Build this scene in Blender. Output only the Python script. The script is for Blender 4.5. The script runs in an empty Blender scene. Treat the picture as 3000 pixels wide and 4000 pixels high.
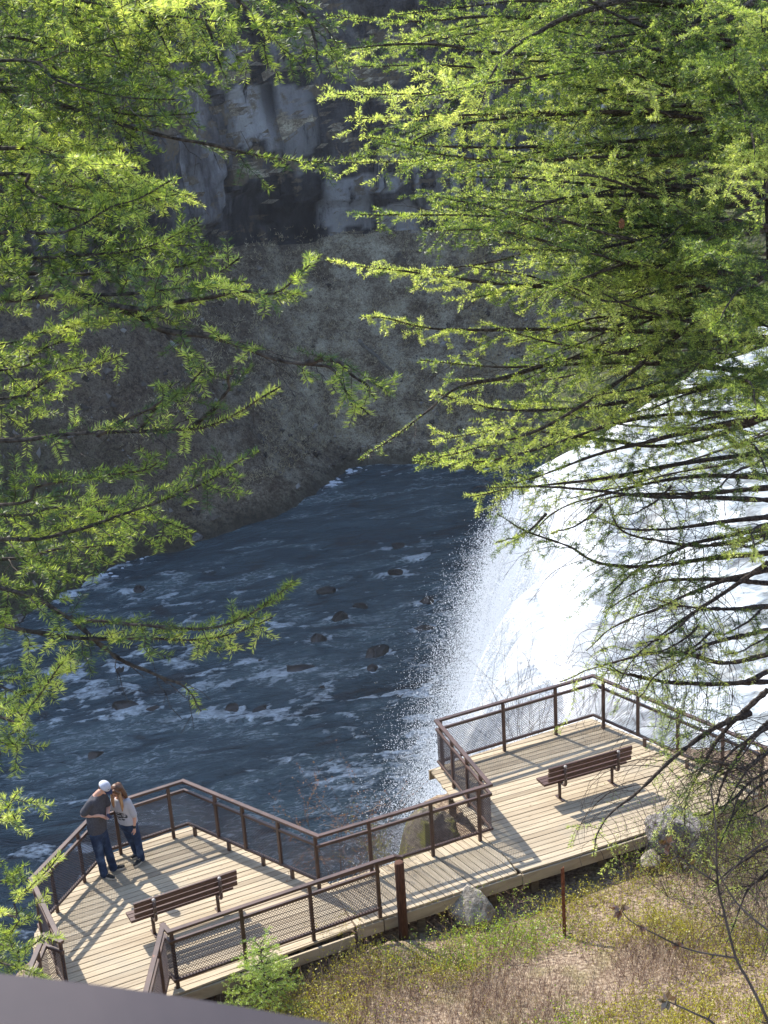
import bpy, math, random
import numpy as np
from mathutils import Vector, Matrix
C = bpy.context.scene.collection
rng = np.random.default_rng(11)
random.seed(5)
A = np.array

# ------------------------------------------------------------------ camera, sky, sun, exposure
FPX, PITCH, ROLL, CAMH = 5542.0, math.radians(19.8), math.radians(3.62), 14.69
_fw = A([0, math.cos(PITCH), -math.sin(PITCH)]); _rt0 = A([1., 0, 0]); _dn0 = np.cross(_fw, _rt0)
_rt = math.cos(ROLL)*_rt0 + math.sin(ROLL)*_dn0
_dn = -math.sin(ROLL)*_rt0 + math.cos(ROLL)*_dn0
cam = bpy.data.cameras.new('camera'); camo = bpy.data.objects.new('camera', cam); C.objects.link(camo)
cam.sensor_fit = 'VERTICAL'; cam.sensor_height = 24; cam.sensor_width = 18
cam.lens = FPX/4000*24
cam.clip_start = 0.05; cam.clip_end = 3000
cam.dof.use_dof = True; cam.dof.focus_distance = 24.5; cam.dof.aperture_fstop = 18
m = Matrix.Identity(4)
for i in range(3):
    m[i][0] = _rt[i]; m[i][1] = -_dn[i]; m[i][2] = -_fw[i]
m[2][3] = CAMH
camo.matrix_world = m
bpy.context.scene.camera = camo

SUN_EL, SUN_AZ = math.radians(44), math.radians(-41)      # azimuth from +Y towards +X
sdir = Vector((math.sin(SUN_AZ)*math.cos(SUN_EL), math.cos(SUN_AZ)*math.cos(SUN_EL), math.sin(SUN_EL)))
world = bpy.data.worlds.new('World'); bpy.context.scene.world = world; world.use_nodes = True
nt = world.node_tree; bg = nt.nodes['Background']
sky = nt.nodes.new('ShaderNodeTexSky'); sky.sky_type = 'NISHITA'; sky.sun_disc = False
sky.sun_elevation = SUN_EL; sky.sun_rotation = SUN_AZ
nt.links.new(sky.outputs[0], bg.inputs[0]); bg.inputs[1].default_value = 0.15
sl = bpy.data.lights.new('sun', 'SUN'); sl.energy = 3.6; sl.angle = math.radians(0.5); sl.color = (1, .945, .85)
so = bpy.data.objects.new('sun', sl); C.objects.link(so); so.location = (0, 0, 80)
so.rotation_euler = sdir.to_track_quat('Z', 'Y').to_euler()
vs = bpy.context.scene.view_settings
vs.view_transform = 'Standard'; vs.look = 'None'; vs.gamma = 1; vs.exposure = 1.28
try:
    cy = bpy.context.scene.cycles
    cy.max_bounces = 8; cy.diffuse_bounces = 3; cy.glossy_bounces = 3; cy.transmission_bounces = 6
    cy.transparent_max_bounces = 16; cy.sample_clamp_indirect = 6; cy.caustics_reflective = False; cy.caustics_refractive = False
    cy.volume_step_rate = 4; cy.volume_max_steps = 64
except Exception:
    pass

def ray(u, v):
    d = A([(u-1500)/FPX, (v-2000)/FPX, 1.])
    return d[0]*_rt + d[1]*_dn + d[2]*_fw
O = A([0, 0, CAMH])
def PZ(u, v, z):                      # point of the place seen at full-size pixel (u, v), at height z
    d = ray(u, v); return O + d*((z-CAMH)/d[2])
def PD(u, v, dep):                    # ... at distance dep along the view
    return O + ray(u, v)*dep
K = 3000/1659.
def DD(x, y, dep): return PD(x*K, y*K, dep)
def DZ(x, y, z): return PZ(x*K, y*K, z)

# ------------------------------------------------------------------ noise
def _h(ix, iy, iz, s):
    n = (ix.astype(np.int64)*374761393 + iy.astype(np.int64)*668265263 + iz.astype(np.int64)*2147483647*3 + s*1442695041) & 0xffffffff
    n = ((n ^ (n >> 13))*1274126177) & 0xffffffff
    n = ((n ^ (n >> 16))*2246822519) & 0xffffffff
    return ((n ^ (n >> 15)) & 0xffff)/32767.5 - 1
def vnoise(p, s=0):
    p = np.asarray(p, float); i = np.floor(p); f = p-i; f = f*f*(3-2*f); i = i.astype(np.int64)
    r = 0
    for dx in (0, 1):
        for dy in (0, 1):
            for dz in (0, 1):
                w = (f[..., 0] if dx else 1-f[..., 0])*(f[..., 1] if dy else 1-f[..., 1])*(f[..., 2] if dz else 1-f[..., 2])
                r = r + w*_h(i[..., 0]+dx, i[..., 1]+dy, i[..., 2]+dz, s)
    return r
def fbm(p, o=4, s=0):
    p = np.asarray(p, float); r = 0; a = 1; t = 0
    for k in range(o):
        r = r + a*vnoise(p*(2**k)+k*17.3, s+k); t += a; a *= .5
    return r/t
def ridged(p, o=4, s=0):
    p = np.asarray(p, float); r = 0; a = 1; t = 0
    for k in range(o):
        r = r + a*(1-2*np.abs(vnoise(p*(2**k)+k*9.1, s+k))); t += a; a *= .5
    return r/t

# ------------------------------------------------------------------ mesh helpers
class MB:
    def __init__(s): s.v = []; s.q = []; s.t = []; s.n = 0; s.mq = []; s.mt = []
    def add(s, v, q=None, t=None, mi=0):
        v = np.asarray(v, float).reshape(-1, 3); s.v.append(v)
        if q is not None and len(q):
            q = np.asarray(q, np.int64).reshape(-1, 4); s.q.append(q+s.n); s.mq.append(np.full(len(q), mi))
        if t is not None and len(t):
            t = np.asarray(t, np.int64).reshape(-1, 3); s.t.append(t+s.n); s.mt.append(np.full(len(t), mi))
        s.n += len(v); return s
    def arrays(s):
        v = np.concatenate(s.v)
        q = np.concatenate(s.q) if s.q else np.zeros((0, 4), np.int64)
        t = np.concatenate(s.t) if s.t else np.zeros((0, 3), np.int64)
        return v, q, t
    def mesh(s, name, smooth=False):
        v, q, t = s.arrays(); me = bpy.data.meshes.new(name)
        me.vertices.add(len(v)); me.vertices.foreach_set('co', v.astype(np.float32).ravel())
        li = np.concatenate([q.ravel(), t.ravel()]).astype(np.int32)
        me.loops.add(len(li)); me.loops.foreach_set('vertex_index', li)
        npol = len(q)+len(t); me.polygons.add(npol)
        st = np.concatenate([np.arange(len(q))*4, len(q)*4+np.arange(len(t))*3]).astype(np.int32)
        me.polygons.foreach_set('loop_start', st)
        mi = np.concatenate(s.mq+s.mt) if (s.mq or s.mt) else np.zeros(npol)
        me.polygons.foreach_set('material_index', mi.astype(np.int32))
        me.polygons.foreach_set('use_smooth', np.full(npol, bool(smooth)))
        me.update(calc_edges=True); return me
    # shapes
    def box(s, c, size, R=None, mi=0):
        h = A(size)/2.; R = np.eye(3) if R is None else R
        v = A([[x, y, z] for x in (-1, 1) for y in (-1, 1) for z in (-1, 1)])*h
        return s.add(v@R.T + A(c), [[0, 1, 3, 2], [4, 6, 7, 5], [0, 4, 5, 1], [2, 3, 7, 6], [0, 2, 6, 4], [1, 5, 7, 3]], mi=mi)
    def bar(s, p0, p1, w, h, up=(0, 0, 1), mi=0, bev=0.0):
        p0 = A(p0, float); p1 = A(p1, float); d = p1-p0; L = np.linalg.norm(d); d = d/L
        sd = np.cross(d, A(up, float)); sd /= np.linalg.norm(sd); u = np.cross(sd, d)
        b = bev if bev else min(w, h)*.12
        prof = [(-w/2+b, -h/2), (w/2-b, -h/2), (w/2, -h/2+b), (w/2, h/2-b), (w/2-b, h/2), (-w/2+b, h/2), (-w/2, h/2-b), (-w/2, -h/2+b)]
        v = [p0+sd*a+u*c for a, c in prof]+[p1+sd*a+u*c for a, c in prof]
        q = [[i, (i+1) % 8, 8+(i+1) % 8, 8+i] for i in range(8)]
        q += [[0, 7, 6, 5], [0, 5, 4, 1], [1, 4, 3, 2], [8, 13, 14, 15], [8, 9, 12, 13], [9, 10, 11, 12]]
        return s.add(v, q, mi=mi)
    def tube(s, pts, rad, n=8, cap=True, mi=0, squash=None):
        pts = np.asarray(pts, float); m = len(pts)
        rad = np.broadcast_to(np.asarray(rad, float), (m,))
        tg = np.gradient(pts, axis=0); tg /= (np.linalg.norm(tg, axis=1)[:, None]+1e-12)
        ref = A([0, 0, 1.]) if abs(tg[0][2]) < .9 else A([1., 0, 0])
        a = np.cross(tg[0], ref); a /= np.linalg.norm(a); fr = []
        for k in range(m):
            a = a-tg[k]*(a@tg[k]); a /= np.linalg.norm(a); fr.append((a, np.cross(tg[k], a)))
        th = np.arange(n)*2*np.pi/n; v = []
        for k in range(m):
            a, b = fr[k]; sq = (1, 1) if squash is None else squash[k]
            v.append(pts[k]+rad[k]*(np.cos(th)[:, None]*a*sq[0]+np.sin(th)[:, None]*b*sq[1]))
        v = np.concatenate(v); q = []
        for k in range(m-1):
            for j in range(n):
                q.append([k*n+j, k*n+(j+1) % n, (k+1)*n+(j+1) % n, (k+1)*n+j])
        t = []
        if cap:
            v = np.concatenate([v, pts[[0, -1]]])
            for j in range(n):
                t.append([m*n, (j+1) % n, j]); t.append([m*n+1, (m-1)*n+j, (m-1)*n+(j+1) % n])
        return s.add(v, q, t, mi=mi)
    def segs(s, p0, p1, r0, r1, mi=0):       # many three-sided twigs at once
        p0 = np.asarray(p0, float); p1 = np.asarray(p1, float); N = len(p0)
        if not N: return s
        d = p1-p0; d /= (np.linalg.norm(d, axis=1)[:, None]+1e-9)
        ref = np.where(np.abs(d[:, 2:3]) < .9, A([[0, 0, 1.]]), A([[1., 0, 0]]))
        a = np.cross(d, ref); a /= np.linalg.norm(a, axis=1)[:, None]; b = np.cross(d, a)
        r0 = np.broadcast_to(np.asarray(r0, float), (N,)); r1 = np.broadcast_to(np.asarray(r1, float), (N,))
        v = np.empty((N, 6, 3))
        for k in range(3):
            th = k*2*np.pi/3; o = math.cos(th)*a+math.sin(th)*b
            v[:, k] = p0+o*r0[:, None]; v[:, 3+k] = p1+o*r1[:, None]
        base = (np.arange(N)*6)[:, None]
        q = np.concatenate([base+A([[k, (k+1) % 3, 3+(k+1) % 3, 3+k]]) for k in range(3)])
        return s.add(v.reshape(-1, 3), q, mi=mi)
    def kites(s, base, d, L, w, up=None, mi=0, mid=.5):   # flat pointed blades
        N = len(base); d = d/(np.linalg.norm(d, axis=1)[:, None]+1e-9)
        ref = rng.normal(size=(N, 3)) if up is None else up
        pr = np.cross(d, ref); pr /= (np.linalg.norm(pr, axis=1)[:, None]+1e-9)
        L = np.broadcast_to(np.asarray(L, float), (N,))[:, None]; w = np.broadcast_to(np.asarray(w, float), (N,))[:, None]
        v = np.empty((N, 4, 3)); v[:, 0] = base; v[:, 1] = base+d*L*mid+pr*w/2; v[:, 2] = base+d*L; v[:, 3] = base+d*L*mid-pr*w/2
        return s.add(v.reshape(-1, 3), (np.arange(N)*4)[:, None]+A([[0, 1, 2, 3]]), mi=mi)

def link(name, me, mats, parent=None):
    o = bpy.data.objects.new(name, me); C.objects.link(o)
    for mm in (mats if isinstance(mats, (list, tuple)) else [mats]): me.materials.append(mm)
    if parent is not None: o.parent = parent
    return o
def obj(name, mb, mats, parent=None, smooth=False):
    return link(name, mb.mesh(name, smooth), mats, parent)
def tag(o, label, cat, group=None):
    o['label'] = label; o['category'] = cat
    if group: o['group'] = group
    return o
def thing(name, label, cat, loc=(0, 0, 0), group=None):
    o = bpy.data.objects.new(name, None); C.objects.link(o); o.location = Vector([float(x) for x in loc]); o.empty_display_size = .2
    return tag(o, label, cat, group)
def keep(o, root):                      # part built in world coordinates under a thing placed elsewhere
    o.parent = root; o.matrix_parent_inverse = Matrix.Translation(-root.location); return o
def part(name, mb, mats, root, smooth=False, label=None):
    o = obj(name, mb, mats, None, smooth); keep(o, root)
    if label: o['label'] = label
    return o
def grid_faces(nu, nv):
    i = np.arange(nu-1)[:, None]*nv+np.arange(nv-1)[None, :]
    return np.stack([i, i+nv, i+nv+1, i+1], -1).reshape(-1, 4)

# ------------------------------------------------------------------ materials
def newmat(name):
    mt = bpy.data.materials.new(name); mt.use_nodes = True; t = mt.node_tree; t.nodes.clear()
    out = t.nodes.new('ShaderNodeOutputMaterial'); return mt, t, out
def N(t, typ, **kw):
    n = t.nodes.new(typ)
    for k, v in kw.items():
        if k.startswith('i_'):
            key = k[2:]; key = int(key) if key.isdigit() else key.replace('_', ' ')
            n.inputs[key].default_value = v
        else: setattr(n, k, v)
    return n
def Lk(t, a, b): t.links.new(a, b)
def col(c): return (c[0], c[1], c[2], 1)
def ramp(t, fac, stops):
    r = N(t, 'ShaderNodeValToRGB'); e = r.color_ramp.elements
    while len(e) > 1: e.remove(e[0])
    e[0].position = stops[0][0]; e[0].color = col(stops[0][1])
    for p, c in stops[1:]:
        x = e.new(p); x.color = col(c)
    Lk(t, fac, r.inputs[0]); return r.outputs[0]
def coords(t, scale=(1, 1, 1), geo='Object'):
    tc = N(t, 'ShaderNodeTexCoord'); mp = N(t, 'ShaderNodeMapping'); mp.inputs['Scale'].default_value = scale
    Lk(t, tc.outputs[geo], mp.inputs[0]); return mp.outputs[0]
def noise(t, vec, scale, detail=4, rough=.55, dist=0.):
    n = N(t, 'ShaderNodeTexNoise'); n.inputs['Scale'].default_value = scale; n.inputs['Detail'].default_value = detail
    n.inputs['Roughness'].default_value = rough; n.inputs['Distortion'].default_value = dist
    Lk(t, vec, n.inputs['Vector']); return n.outputs['Fac']
def mix(t, fac, a, b, typ='MIX'):
    n = N(t, 'ShaderNodeMix', data_type='RGBA', blend_type=typ)
    for s, val in ((0, fac), (6, a), (7, b)):
        if hasattr(val, 'is_output'): Lk(t, val, n.inputs[s])
        else: n.inputs[s].default_value = val if s == 0 else col(val)
    return n.outputs[2]
def mth(t, op, a, b=0., clamp=False):
    n = N(t, 'ShaderNodeMath', operation=op, use_clamp=clamp)
    for k, val in ((0, a), (1, b)):
        if hasattr(val, 'is_output'): Lk(t, val, n.inputs[k])
        else: n.inputs[k].default_value = val
    return n.outputs[0]
def smooth01(t, x, lo, hi):
    n = N(t, 'ShaderNodeMapRange', interpolation_type='SMOOTHSTEP'); n.inputs[1].default_value = lo; n.inputs[2].default_value = hi
    Lk(t, x, n.inputs[0]); return n.outputs[0]
def bump(t, h, strength=.3, dist=.02):
    b = N(t, 'ShaderNodeBump'); b.inputs['Strength'].default_value = strength; b.inputs['Distance'].default_value = dist
    Lk(t, h, b.inputs['Height']); return b.outputs[0]
def bsdf(t, out, base, rough=.6, spec=.5, nrm=None, metal=0):
    b = N(t, 'ShaderNodeBsdfPrincipled')
    for k, val in (('Base Color', base), ('Roughness', rough), ('Specular IOR Level', spec), ('Metallic', metal)):
        if hasattr(val, 'is_output'): Lk(t, val, b.inputs[k])
        else: b.inputs[k].default_value = col(val) if k == 'Base Color' else val
    if nrm is not None: Lk(t, nrm, b.inputs['Normal'])
    Lk(t, b.outputs[0], out.inputs[0]); return b
def simple(name, c1, c2, scale=8, rough=.7, spec=.4, bmp=.2, bd=.01, sc=(1, 1, 1), detail=5):
    mt, t, out = newmat(name); v = coords(t, sc); n = noise(t, v, scale, detail)
    n2 = smooth01(t, n, .3, .7)
    bsdf(t, out, mix(t, n2, c1, c2), rough, spec, bump(t, n, bmp, bd)); return mt
def island(t):
    return N(t, 'ShaderNodeNewGeometry').outputs['Random Per Island']

def leafmat(name, stops, trans=.5, scale=1.2, gloss=.12):
    mt, t, out = newmat(name); v = coords(t); n = noise(t, v, scale, 3)
    oi = N(t, 'ShaderNodeObjectInfo'); f = mth(t, 'ADD', mth(t, 'ADD', mth(t, 'MULTIPLY', n, .62), mth(t, 'MULTIPLY', island(t), .30)), mth(t, 'MULTIPLY', mth(t, 'SUBTRACT', oi.outputs['Random'], .42), .34))
    c = ramp(t, f, stops)
    d = N(t, 'ShaderNodeBsdfDiffuse'); Lk(t, c, d.inputs[0])
    tr = N(t, 'ShaderNodeBsdfTranslucent')
    c2 = mix(t, 1., c, (1.12, 1.12, .72), 'MULTIPLY'); Lk(t, c2, tr.inputs[0])
    m1 = N(t, 'ShaderNodeMixShader'); m1.inputs[0].default_value = trans; Lk(t, d.outputs[0], m1.inputs[1]); Lk(t, tr.outputs[0], m1.inputs[2])
    g = N(t, 'ShaderNodeBsdfGlossy'); g.inputs['Roughness'].default_value = .5
    m2 = N(t, 'ShaderNodeMixShader'); m2.inputs[0].default_value = gloss; Lk(t, m1.outputs[0], m2.inputs[1]); Lk(t, g.outputs[0], m2.inputs[2])
    Lk(t, m2.outputs[0], out.inputs[0]); return mt

M = {}
M['needle'] = leafmat('fir_needle', [(.20, (.035, .075, .012)), (.38, (.17, .27, .035)), (.52, (.50, .62, .11)), (.72, (.80, .86, .26))], .58, 1.5, .07)  # dark end of the ramp paints in shaded foliage, spread at random
M['needle_far'] = leafmat('fir_needle_right', [(.20, (.03, .07, .013)), (.38, (.16, .26, .038)), (.52, (.48, .60, .12)), (.72, (.78, .84, .28))], .58, 1.1, .07)  # shaded and lit foliage tones painted into this ramp too
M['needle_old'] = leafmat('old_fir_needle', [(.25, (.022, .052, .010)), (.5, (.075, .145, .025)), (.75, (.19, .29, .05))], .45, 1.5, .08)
M['dead_needle'] = leafmat('dead_needle', [(.3, (.32, .16, .05)), (.7, (.45, .27, .09))], .4, 2)
M['bark'] = simple('bark', (.018, .013, .011), (.095, .078, .066), 60, .9, .2, .6, .004, (1, 1, 1))
M['twig'] = simple('twig', (.03, .02, .016), (.12, .095, .08), 9, .8, .3, .1)
M['pale_twig'] = simple('pale_twig', (.10, .075, .06), (.3, .25, .21), 7, .8, .3, .1)
M['red_twig'] = simple('red_twig', (.13, .06, .045), (.3, .19, .15), 7, .7, .3, .1)

def wood_mat():
    mt, t, out = newmat('weathered_decking')
    isl = island(t)
    tc = N(t, 'ShaderNodeTexCoord'); at = N(t, 'ShaderNodeAttribute', attribute_name='grain')
    sp = N(t, 'ShaderNodeCombineXYZ'); sx = N(t, 'ShaderNodeSeparateXYZ'); Lk(t, at.outputs['Vector'], sx.inputs[0])
    Lk(t, mth(t, 'ADD', mth(t, 'MULTIPLY', sx.outputs[0], .55), mth(t, 'MULTIPLY', isl, 40)), sp.inputs[0])
    Lk(t, mth(t, 'MULTIPLY', sx.outputs[1], 22), sp.inputs[1]); Lk(t, sx.outputs[2], sp.inputs[2])
    g = noise(t, sp.outputs[0], 2.2, 6, .62, .6)
    tone = ramp(t, isl, [(0, (.28, .23, .165)), (.35, (.40, .335, .245)), (.7, (.46, .39, .285)), (1, (.34, .285, .21))])
    c = mix(t, smooth01(t, g, .35, .75), mix(t, 1., tone, (1.12, 1.1, 1.06), 'MULTIPLY'), mix(t, 1., tone, (.62, .57, .50), 'MULTIPLY'))
    sp2 = N(t, 'ShaderNodeCombineXYZ'); Lk(t, mth(t, 'ADD', mth(t, 'MULTIPLY', sx.outputs[0], 1.), mth(t, 'MULTIPLY', isl, 57)), sp2.inputs[0]); Lk(t, mth(t, 'MULTIPLY', sx.outputs[1], 2.2), sp2.inputs[1])
    vo = N(t, 'ShaderNodeTexVoronoi'); vo.inputs['Scale'].default_value = 2.6; Lk(t, sp2.outputs[0], vo.inputs['Vector'])
    kn = smooth01(t, vo.outputs['Distance'], .085, .04)
    c = mix(t, mth(t, 'MULTIPLY', kn, .75), c, (.12, .075, .045))
    st = noise(t, tc.outputs['Object'], .9, 5, .6)
    c = mix(t, mth(t, 'MULTIPLY', smooth01(t, st, .52, .75), .45), c, (.27, .25, .20))
    bsdf(t, out, c, .78, .3, bump(t, g, .35, .004)); return mt
M['wood'] = wood_mat()
M['timber'] = simple('dark_timber', (.10, .075, .05), (.2, .16, .11), 5, .85, .3, .4, .01, (1, 6, 6))

def paint_mat():
    mt, t, out = newmat('brown_metal_paint')
    v = coords(t); n = noise(t, v, 14, 5, .6); n2 = noise(t, v, 3, 3)
    c = mix(t, smooth01(t, n2, .35, .65), (.062, .036, .028), (.095, .055, .042))
    c = mix(t, smooth01(t, n, .62, .74), c, (.20, .085, .045))
    bsdf(t, out, c, mth(t, 'ADD', .34, mth(t, 'MULTIPLY', n, .16)), .5, bump(t, n, .15, .002)); return mt
M['paint'] = paint_mat()
M['mesh'] = simple('mesh_paint', (.05, .034, .03), (.085, .055, .045), 9, .42, .5, .05)
M['slat'] = simple('bench_slat', (.055, .027, .02), (.10, .05, .036), 5, .5, .45, .25, .003, (2, 12, 12))
M['rust'] = simple('rusty_steel', (.09, .03, .015), (.22, .085, .04), 22, .85, .3, .5, .004)
M['post_wood'] = simple('stained_post', (.05, .02, .012), (.12, .055, .033), 7, .8, .3, .6, .006, (9, 9, .8))

# ------------------------------------------------------------------ setting: canyon, water
RZ = -30.0
def resample(P, n):
    P = np.asarray(P, float); s = np.r_[0, np.cumsum(np.linalg.norm(np.diff(P, axis=0), axis=1))]
    u = np.linspace(0, s[-1], n); return np.stack([np.interp(u, s, P[:, k]) for k in range(P.shape[1])], 1)
def catmull(P, n):
    P = np.asarray(P, float); Q = np.concatenate([[2*P[0]-P[1]], P, [2*P[-1]-P[-2]]]); out = []
    for i in range(len(P)-1):
        p0, p1, p2, p3 = Q[i:i+4]
        for t in np.linspace(0, 1, n, endpoint=False):
            out.append(.5*((2*p1)+(-p0+p2)*t+(2*p0-5*p1+4*p2-p3)*t*t+(-p0+3*p1-3*p2+p3)*t**3))
    out.append(P[-1]); return A(out)

shore = A([(-150, 20), (-100, 55), (-62, 78), (-39, 91), (-30.5, 101.6), (-27.1, 108.4), (-22.4, 115.3), (-14.8, 121.4), (-8.7, 126.5), (-5.7, 132.7), (-2.5, 138), (3.6, 137.3), (10.8, 135), (24, 137), (45, 136), (75, 130), (120, 118)])
S = resample(catmull(shore, 8), 1600)
Ss = S.copy()
for _ in range(500): Ss[1:-1] = (Ss[:-2]+Ss[1:-1]*2+Ss[2:])/4
tg = np.gradient(Ss, axis=0); tg /= np.linalg.norm(tg, axis=1)[:, None]; nrm = np.stack([-tg[:, 1], tg[:, 0]], 1)
prof = A([(-6, -34), (0, -30.3), (.8, -29.4), (3, -27.8), (8, -22.5), (14, -15.5), (19, -10.6), (20.4, -8), (21, -2), (22.5, 8), (23.5, 17), (27, 27), (29, 40), (33, 50), (46, 54), (120, 58)])
pr = resample(prof, 430)
pr = pr[pr[:, 0] < 60]
arc = np.r_[0, np.cumsum(np.linalg.norm(np.diff(S, axis=0), axis=1))]
U, V = np.meshgrid(arc, np.arange(len(pr)), indexing='ij')
off = pr[:, 0][None, :]*np.ones_like(U); zz = pr[:, 1][None, :]*np.ones_like(U)
cl = np.clip((zz+11)/4, 0, 1)*np.clip((48-zz)/6, 0, 1)         # where the rock face is
tl = np.clip((zz+30)/2, 0, 1)*(1-cl)
foot = 5*fbm(np.stack([U/22, zz*0, zz*0], -1), 2, 3)
zz = zz + (1-np.clip(np.abs(zz+10)/30, 0, 1))*foot*.7
def cells(u, z, lo, hi, zb, seed):           # columnar joints: every column and block stands out by its own amount
    global LASTK; r = np.random.default_rng(seed); bd = np.cumsum(r.uniform(lo, hi, int(420/lo))); k = np.searchsorted(bd, u+.25*vnoise(np.stack([z*.35, u*.1, z*0], -1), seed))
    ph = r.random(len(bd)+2)*9; LASTK = k; band = np.floor(z/zb+ph[k]+.15*vnoise(np.stack([u*1.2, z*.5, z*0], -1), seed+2)); return _h(k, band.astype(np.int64), k*0, seed)*.5+.5
cA = cells(U, zz, 2.2, 5.5, 400., 5); kA = LASTK; cB = cells(U, zz, .9, 2.3, 13., 6); kB = LASTK; cC = cells(U, zz, .9, 2.3, 300., 6)
step_ = np.clip((zz+10)/22, 0, 1); col_ = cA*3.6 + cC*1.9 + cB*.5 + 1.1*ridged(np.stack([U/1.7, zz/6, zz*0], -1), 4, 33) + fbm(np.stack([U/11, zz/14, zz*0], -1), 4, 8)*2.6 + fbm(np.stack([U/.9, zz/1.8, zz*0+9], -1), 3, 15)*.25
ledge = np.abs(vnoise(np.stack([U/16, zz/3.6, zz*0], -1), 21))*.35
tal = fbm(np.stack([U/6, off/6, zz*0], -1), 5, 31)*1.5 + fbm(np.stack([U/1.4, off/1.4, zz*0], -1), 3, 41)*.35
off2 = off - cl*(col_+ledge) - tl*tal*.35
zz2 = zz + tl*tal
nx = nrm[:, 0][:, None]; ny = nrm[:, 1][:, None]
wS = np.clip(off/14, 0, 1)
bx = S[:, 0][:, None]*(1-wS)+Ss[:, 0][:, None]*wS; by = S[:, 1][:, None]*(1-wS)+Ss[:, 1][:, None]*wS
far_v = np.stack([bx+nx*off2, by+ny*off2, zz2], -1)
def cliff_mat():
    mt, t, out = newmat('canyon_rock')
    v = coords(t); vs_ = coords(t, (.55, .55, .16)); geo = N(t, 'ShaderNodeNewGeometry')
    sz = N(t, 'ShaderNodeSeparateXYZ'); Lk(t, v, sz.inputs[0]); nz = N(t, 'ShaderNodeSeparateXYZ'); Lk(t, geo.outputs['Normal'], nz.inputs[0])
    n1 = noise(t, vs_, 1., 7, .66, .25); n2 = noise(t, v, .35, 6, .6); n3 = noise(t, v, 2.2, 5, .65)
    rock = ramp(t, n1, [(.28, (.022, .020, .022)), (.44, (.075, .068, .070)), (.58, (.15, .142, .145)), (.72, (.26, .25, .25))])
    big = noise(t, coords(t, (.10, .10, .032)), 1., 3, .5)
    slab = mth(t, 'MULTIPLY', N(t, 'ShaderNodeAttribute', attribute_name='slab').outputs['Fac'], smooth01(t, n1, .34, .42))
    rock = mix(t, mth(t, 'MULTIPLY', slab, .92), rock, mix(t, smooth01(t, n1, .3, .6), (.42, .41, .41), (.80, .78, .77)))
    tn = N(t, 'ShaderNodeAttribute', attribute_name='tone').outputs['Fac']; rock = mix(t, 1., rock, ramp(t, mth(t, 'ADD', mth(t, 'MULTIPLY', tn, .42), .5), [(.08, (.22, .21, .22)), (.5, (.75, .73, .74)), (.9, (1.5, 1.46, 1.46))]), 'MULTIPLY')
    ck = N(t, 'ShaderNodeAttribute', attribute_name='crack').outputs['Fac']; rock = mix(t, mth(t, 'MULTIPLY', ck, .9), rock, (.008, .008, .010))
    br = mth(t, 'MULTIPLY', smooth01(t, n2, .50, .60), smooth01(t, mth(t, 'ADD', nz.outputs[2], mth(t, 'MULTIPLY', n3, .9)), .42, .62))
    rock = mix(t, mth(t, 'MULTIPLY', br, .9), rock, mix(t, n3, (.075, .052, .036), (.22, .165, .105)))
    n4 = noise(t, v, 7., 4, .7); dirt = ramp(t, mth(t, 'ADD', mth(t, 'MULTIPLY', n2, .38), mth(t, 'ADD', mth(t, 'MULTIPLY', n3, .27), mth(t, 'MULTIPLY', n4, .35))), [(.38, (.07, .048, .032)), (.47, (.20, .15, .10)), (.54, (.44, .37, .265)), (.64, (.74, .65, .49))])
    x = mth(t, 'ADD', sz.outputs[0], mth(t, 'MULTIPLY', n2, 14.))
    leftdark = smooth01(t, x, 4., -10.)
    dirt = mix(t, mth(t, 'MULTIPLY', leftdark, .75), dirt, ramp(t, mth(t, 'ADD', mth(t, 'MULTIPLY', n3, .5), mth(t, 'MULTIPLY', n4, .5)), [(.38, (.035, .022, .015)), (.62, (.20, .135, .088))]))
    grn = mth(t, 'MULTIPLY', smooth01(t, mth(t, 'ADD', x, mth(t, 'MULTIPLY', sz.outputs[2], 1.1)), -38., -54.), smooth01(t, n3, .3, .6))
    dirt = mix(t, mth(t, 'MULTIPLY', grn, .7), dirt, (.06, .08, .022))
    dirt = mix(t, mth(t, 'MULTIPLY', smooth01(t, n3, .55, .7), .35), dirt, (.06, .075, .03))
    wet = smooth01(t, mth(t, 'ADD', sz.outputs[2], mth(t, 'MULTIPLY', n3, 2.)), -26.8, -28.6)
    dirt = mix(t, mth(t, 'MULTIPLY', wet, .8), dirt, mix(t, n3, (.025, .022, .018), (.10, .085, .055)))
    face = smooth01(t, nz.outputs[2], .62, .40)
    up = smooth01(t, sz.outputs[2], -15., -9.)
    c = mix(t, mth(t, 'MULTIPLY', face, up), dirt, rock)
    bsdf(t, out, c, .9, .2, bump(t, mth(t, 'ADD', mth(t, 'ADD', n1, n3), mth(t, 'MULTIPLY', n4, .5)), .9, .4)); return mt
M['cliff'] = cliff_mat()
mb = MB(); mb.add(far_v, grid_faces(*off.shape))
o = obj('far_canyon_wall', mb, M['cliff'], smooth=False); o['kind'] = 'structure'
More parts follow.
